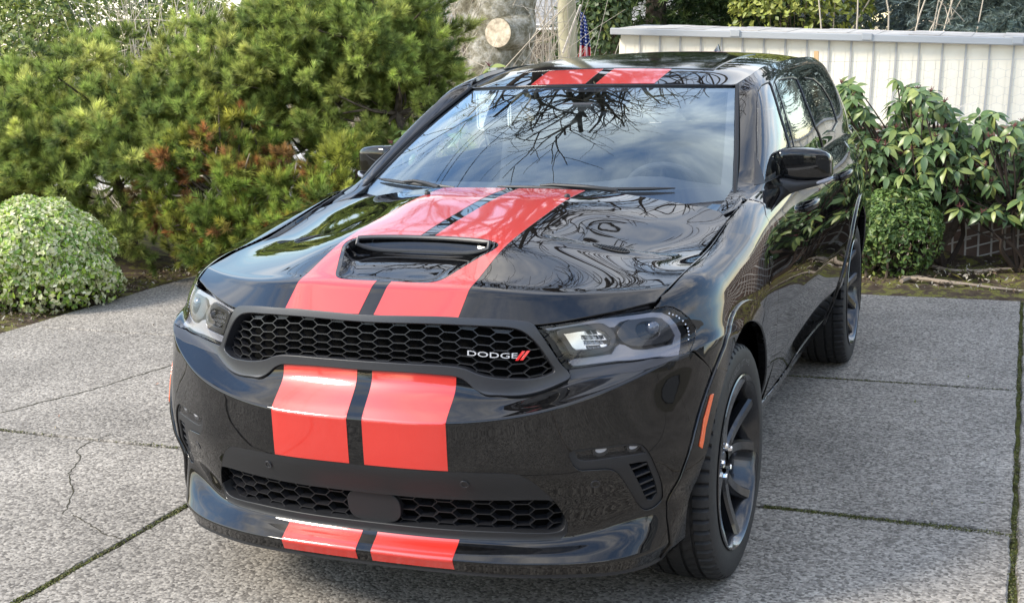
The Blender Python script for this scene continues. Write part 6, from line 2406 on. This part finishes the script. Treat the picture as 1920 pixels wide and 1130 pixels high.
m3 = n_.new('ShaderNodeMix'); m3.data_type = 'RGBA'; l_.new(can, m3.inputs['Factor']); l_.new(m1.outputs['Result'], m3.inputs['A']); l_.new(m2.outputs['Result'], m3.inputs['B'])
l_.new(m3.outputs['Result'], b_.inputs['Base Color'])
nu, nv = 24, 20
V, C, F = [], [], []
for j in range(nv):
    for i in range(nu):
        s_, t_ = i / (nu - 1), j / (nv - 1)
        w = .035 + .065 * t_
        V.append(((s_ - .5) * 2 * w + .02 * math.sin(t_ * 3), .06 * math.sin(s_ * 15 + t_ * 2) * (.4 + t_), -.72 * t_ - .08 * s_ * (1 - t_)))
        C.append((s_, t_, 0))
for j in range(nv - 1):
    for i in range(nu - 1):
        F.append((j * nu + i, j * nu + i + 1, (j + 1) * nu + i + 1, (j + 1) * nu + i))
me = mesh_data('cloth', V, F, M_FLAG, True)
ca = me.color_attributes.new('cloth', 'FLOAT_COLOR', 'POINT')
ca.data.foreach_set('color', np.concatenate([np.array(C), np.ones((len(C), 1))], 1).astype(np.float32).ravel())
obj('cloth', me, fl_)
sf = MB(); sf.tube(np.array([(-.03, .02, .05), (-.42, .5, -.5)]), .012, 8); sf.build('staff', M_LATH, fl_)

hs_ = empty('old_house', (-7.2, 21, 0))
tag(hs_, 'low weathered board house with a grey shingle roof behind the bare tree', 'house')
M_BOARD = principled('weathered_boards', (.27, .21, .16), rough=.85, spec=.1)
add_noise(M_BOARD, 4, .3, .7, (.19, .145, .11), (.38, .31, .25))
zE = 1.98
ME_BD = MB().box((0, 0, zE / 2), (.18, .03, zE + .2)).data('board', M_BOARD, False, None)
for k in range(62):
    o = obj('board', ME_BD, hs_); o.location = (-5.6 + k * .19, .006 * (k % 3), 0)
M_SHING = principled('grey_shingles', (.25, .245, .24), rough=.9, spec=.1)
add_noise(M_SHING, 9, .3, .7, (.17, .165, .16), (.34, .335, .33), bump=.5, bump_dist=.03)
for k in range(9):
    rf = MB(); rf.box((0, -.45 + k * .36, zE + .08 + k * .19), (12.6, .44, .03), rot=np.array(Matrix.Rotation(R(27), 3, 'X')))
    rf.build('shingle_row', M_SHING, hs_, False, None)
fb = MB(); fb.box((0, -.62, zE - .02), (12.7, .03, .11)); fb.build('fascia_board', principled('white_paint', (.78, .77, .74), rough=.6), hs_, False, None)
for (wx, wz, nm) in ((2.32, 1.42, 'window'), (-3.2, 1.4, 'window')):
    wf = MB(); wf.box((wx, -.04, wz), (.80, .05, .78)); wo = wf.build(nm, principled('white_paint', (.78, .77, .74)), hs_, False, None)
    wg = MB(); wg.box((wx, -.068, wz), (.68, .012, .66)); wg.build('pane', principled('blue_pane', (.05, .16, .42), rough=.15), wo, False, None)  # pane coloured blue for the blue object at the window

# ------------------------------------------------------------------ parking sign
sp = at_y(893, 142, 5.0); sb_ = at_y(893, 244, 5.0)
sgn = empty('parking_sign', (sp[0] + .13, 5.0, 0))
tag(sgn, 'white parking sign on a post, partly seen through the windscreen', 'sign')
hgt, wid = sp[2] - sb_[2], .27
M_SGN = principled('sign_white', (.82, .82, .80), rough=.4)
M_SGT = principled('sign_green_print', (.06, .11, .10), rough=.5)
pn = MB()
a_ = np.linspace(0, math.pi / 2, 6)
rc = .035
out = []
for (cx_, cz_, a0) in ((wid / 2 - rc, hgt / 2 - rc, 0), (-wid / 2 + rc, hgt / 2 - rc, math.pi / 2), (-wid / 2 + rc, -hgt / 2 + rc, math.pi), (wid / 2 - rc, -hgt / 2 + rc, 1.5 * math.pi)):
    out += [(cx_ + rc * math.cos(t + a0), cz_ + rc * math.sin(t + a0)) for t in a_]
out = np.array(out); k = len(out)
zc = (sp[2] + sb_[2]) / 2
V = np.vstack([np.column_stack([out[:, 0], np.full(k, -.004), out[:, 1] + zc]), np.column_stack([out[:, 0], np.full(k, .0), out[:, 1] + zc])])
pn.add(V, [tuple(range(k)), tuple(range(k, 2 * k))[::-1]] + [(i, k + i, k + (i + 1) % k, (i + 1) % k) for i in range(k)])
plate = pn.build('plate', M_SGN, sgn, False, None)
bd = MB(); o1, o2 = inset(out, .010), inset(out, .016)
V = np.vstack([np.column_stack([o1[:, 0], np.full(k, -.0052), o1[:, 1] + zc]), np.column_stack([o2[:, 0], np.full(k, -.0052), o2[:, 1] + zc])])
bd.add(V, [(i, (i + 1) % k, k + (i + 1) % k, k + i) for i in range(k)]).build('border', M_SGT, plate, False, None)
for txt, z_, sz in (('CUSTOMER', .165, .042), ('PARKING', .085, .053), ('ONLY', .005, .053), ('ALL OTHERS TOWED', -.075, .022), ('AT OWNERS EXPENSE', -.115, .022)):
    tv, tf = text_mesh(txt, sz)
    tv = np.column_stack([tv[:, 0] * (.95 if sz > .03 else .9), np.full(len(tv), -.0055), tv[:, 1] + zc + z_ * hgt / .457])
    mobj('lettering', tv, tf, M_SGT, plate, False)
ps_ = MB(); ps_.box((0, .025, zc / 2 + .1), (.045, .03, zc + .3)); ps_.build('post', principled('galvanised_post', (.35, .36, .36), rough=.5, metal=.5), sgn, False, None)

# ------------------------------------------------------------------ far trees
def conifer(name, label, base, h, r, seed, pal, w, n, lean=0.0):
    rng = np.random.default_rng(seed)
    root = empty(name, (base[0], base[1], 0)); tag(root, label, 'conifer', 'conifers behind the shed')
    tk = MB(); tk.tube(np.array([(0, 0, -.2), (0, 0, h * .5), (0, 0, h)]), [.22, .14, .02], 8); tk.build('trunk', M_BARK, root)
    # drooping sprays along whorled branches
    P, D = [], []
    nb = n // 26
    for k in range(nb):
        z = min(h * .98, .9 + (h - 1.0) * rng.random() ** 2.3)
        L = r * (1 - z / h) ** .75 * rng.uniform(.75, 1.1) + .15
        a = rng.random() * 6.283
        d = np.array([math.cos(a), math.sin(a), 0])
        s = np.linspace(.25, 1, 26)
        pt = d * (L * s)[:, None] + np.column_stack([np.zeros(26), np.zeros(26), z - .28 * L * s ** 1.5])
        lat = np.array([-d[1], d[0], 0])
        pt += lat * rng.normal(0, .16 * L, (26, 1)) + rng.normal(0, .04, (26, 3))
        P.append(pt); D.append(np.tile(unit(d + (0, 0, -.2)), (26, 1)) + rng.normal(0, .25, (26, 3)))
    P, D = np.vstack(P), unit(np.vstack(D))
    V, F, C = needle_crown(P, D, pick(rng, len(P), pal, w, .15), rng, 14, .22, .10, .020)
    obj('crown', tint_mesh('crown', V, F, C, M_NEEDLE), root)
    return root


CX = lambda px, y: at_y(px, 60, y)[0]
conifer('conifer', 'dark drooping conifer left of the shed roof', (CX(1230, 17.5), 17.5), 7.5, 1.9, 81, [(.045, .085, .035), (.075, .125, .045), (.11, .16, .05)], [.4, .35, .25], 11000)
conifer('conifer', 'second dark conifer rising over the middle of the shed', (CX(1400, 19), 19.0), 8.5, 2.1, 82, [(.05, .09, .04), (.08, .13, .05), (.12, .17, .055)], [.4, .35, .25], 11000)
conifer('blue_spruce', 'silvery blue spruce above the right end of the shed', (CX(1800, 18), 18.0), 8.0, 2.1, 83, [(.16, .22, .23), (.22, .29, .30), (.30, .37, .37)], [.4, .35, .25], 11000)
conifer('blue_spruce', 'blue spruce cut by the right edge of the frame', (CX(1960, 17), 17.0), 7.0, 1.9, 84, [(.14, .20, .20), (.21, .28, .28), (.28, .35, .34)], [.4, .35, .25], 11000)
leafy('golden_shrub', 'yellow green evergreen shrub between the conifers above the shed', 'shrub', [((CX(1500, 16.5), 16.5, 2.0), (1.1, .7, 1.5), 4200)], 85, [(.26, .30, .06), (.36, .38, .09), (.16, .20, .05)], [.4, .35, .25], .10, .06)
leafy('ivy_column', 'dark ivy covered trunk beside the left corner of the shed', 'ivy', [((CX(1135, 13.6), 13.6, 1.6), (.36, .3, 1.7), 3000)], 86, [(.05, .085, .03), (.09, .13, .045), (.15, .18, .05)], [.45, .35, .2], .09, .07)


def brush(name, label, c, spread, h, n, seed, mat, r=.008):
    rng = np.random.default_rng(seed)
    root = empty(name, (c[0], c[1], 0)); tag(root, label, 'bare shrub')
    mb = MB()
    for k in range(n):
        b = np.array([rng.normal(0, spread[0] * .35), rng.normal(0, spread[1] * .35), -.1])
        t = np.array([b[0] + rng.normal(0, spread[0] * .6), b[1] + rng.normal(0, spread[1] * .4), h * rng.uniform(.5, 1.1)])
        mb.tube(smooth_poly(np.array([b, (b + t) / 2 + rng.normal(0, .14, 3), t]), False, 3), np.linspace(r, r * .4, 7), 4, caps=False)
        for q in range(3):
            s_ = b + (t - b) * rng.uniform(.4, .95); e_ = s_ + rng.normal(0, .3, 3) + (0, 0, .15)
            mb.tube(np.array([s_, (s_ + e_) / 2 + rng.normal(0, .04, 3), e_]), [r * .6, r * .45, r * .3], 3, caps=False)
    mb.build('stems', mat, root)
    return root


M_TAN = principled('dry_tan_stem', (.52, .45, .36), rough=.9, spec=.1)
brush('bare_brush', 'tangle of pale bare stems left of the big tree', (CX(790, 9.3), 9.3), (1.2, .5), 2.5, 230, 91, M_TAN)
brush('bare_brush', 'pale leafless twigs against the house right of the big tree', (CX(1010, 10.5), 10.5), (.5, .4), 2.6, 60, 92, M_TAN, .007)
brush('bare_shrub', 'leafless shrub with upright tan branches above the shed', (CX(1590, 16), 16.0), (1.5, .6), 4.2, 12, 93, M_TAN, .016)
brush('bare_brush', 'dry arching twigs at the top left between shrub and pine', (CX(280, 7.2), 7.2), (1.0, .5), 2.3, 90, 94, M_TAN, .006)

nh = empty('neighbour_house', (11.5, -1.5, 0)); tag(nh, 'grey sided neighbour house right of the driveway, seen only in reflections', 'house')
nb_ = MB(); nb_.box((1.5, 0, 1.5), (5, 12, 3.3)); nb_.build('wall', principled('slate_siding', (.13, .14, .155), rough=.8), nh, False, None)
nr_ = MB(); nr_.add([(-1.6, -6.4, 2.95), (-1.6, 6.4, 2.95), (1.5, 6.4, 4.8), (1.5, -6.4, 4.8)], [(0, 1, 2, 3)]); nr_.build('roof', M_SHING, nh, False, None)
for wy in (-4.2, -1.6, .6, 3.6):
    wf = MB(); wf.box((-1.03, wy, 1.55), (.08, 1.25, 1.2)); wo = wf.build('window', principled('white_paint', (.78, .77, .74)), nh, False, None)
    wg = MB(); wg.box((-1.08, wy, 1.55), (.02, 1.1, 1.05)); wg.build('pane', principled('far_pane', (.05, .06, .07), rough=.08), wo, False, None)
# ------------------------------------------------------------------ across the street (only in the reflections)
oh = empty('opposite_house', (3.0, -17.5, 0)); tag(oh, 'dark sided house across the street, seen only mirrored in the bumper', 'house')
M_SID = principled('dark_siding', (.11, .115, .12), rough=.8)
bx_ = MB(); bx_.box((0, 0, 1.6), (13, 6, 3.4)); bx_.build('wall', M_SID, oh, False, None)
rf = MB(); rf.add([(-7, 3.6, 3.1), (7, 3.6, 3.1), (7, 0, 5.4), (-7, 0, 5.4), (-7, -3.6, 3.1), (7, -3.6, 3.1)], [(0, 1, 2, 3), (3, 2, 5, 4)]); rf.build('roof', M_SHING, oh, False, None)
for wx in (-4.2, -1.0, 2.6, 5.0):
    wf = MB(); wf.box((wx, 3.03, 1.8), (1.5, .08, 1.3)); wo = wf.build('window', principled('white_paint', (.78, .77, .74)), oh, False, None)
    wg = MB(); wg.box((wx, 3.075, 1.8), (1.36, .02, 1.16)); wg.build('pane', principled('far_pane', (.05, .06, .07), rough=.08), wo, False, None)
for k, (x, y, h) in enumerate(((-8, -19, 8), (-13, -17, 9), (12, -20, 9), (-4.5, -24, 10), (18, -18, 8))):
    conifer('street_tree', ['dark conifer across the street left of the dark house', 'tall conifer at the far left across the street', 'conifer right of the dark house across the street', 'tall conifer behind the dark house across the street', 'conifer at the far right across the street'][k], (x, y), h, 2.4, 100 + k, [(.04, .075, .03), (.06, .10, .04)], None, 2000)

leafy('evergreen_hedge', 'mid green evergreen hedge closing the view far behind the shed', 'hedge',
      [((CX(1250, 22), 22, 1.7), (1.6, .7, 1.8), 3200), ((CX(1450, 22), 22.3, 1.6), (1.7, .7, 1.6), 3200), ((CX(1650, 22), 22, 1.7), (1.6, .7, 1.7), 3200), ((CX(1850, 22), 22.3, 1.7), (1.7, .7, 1.8), 3200)], 87,
      [(.11, .17, .04), (.18, .24, .06), (.07, .11, .03), (.26, .30, .08)], [.35, .3, .2, .15], .13, .08, stems=False, power=.2)
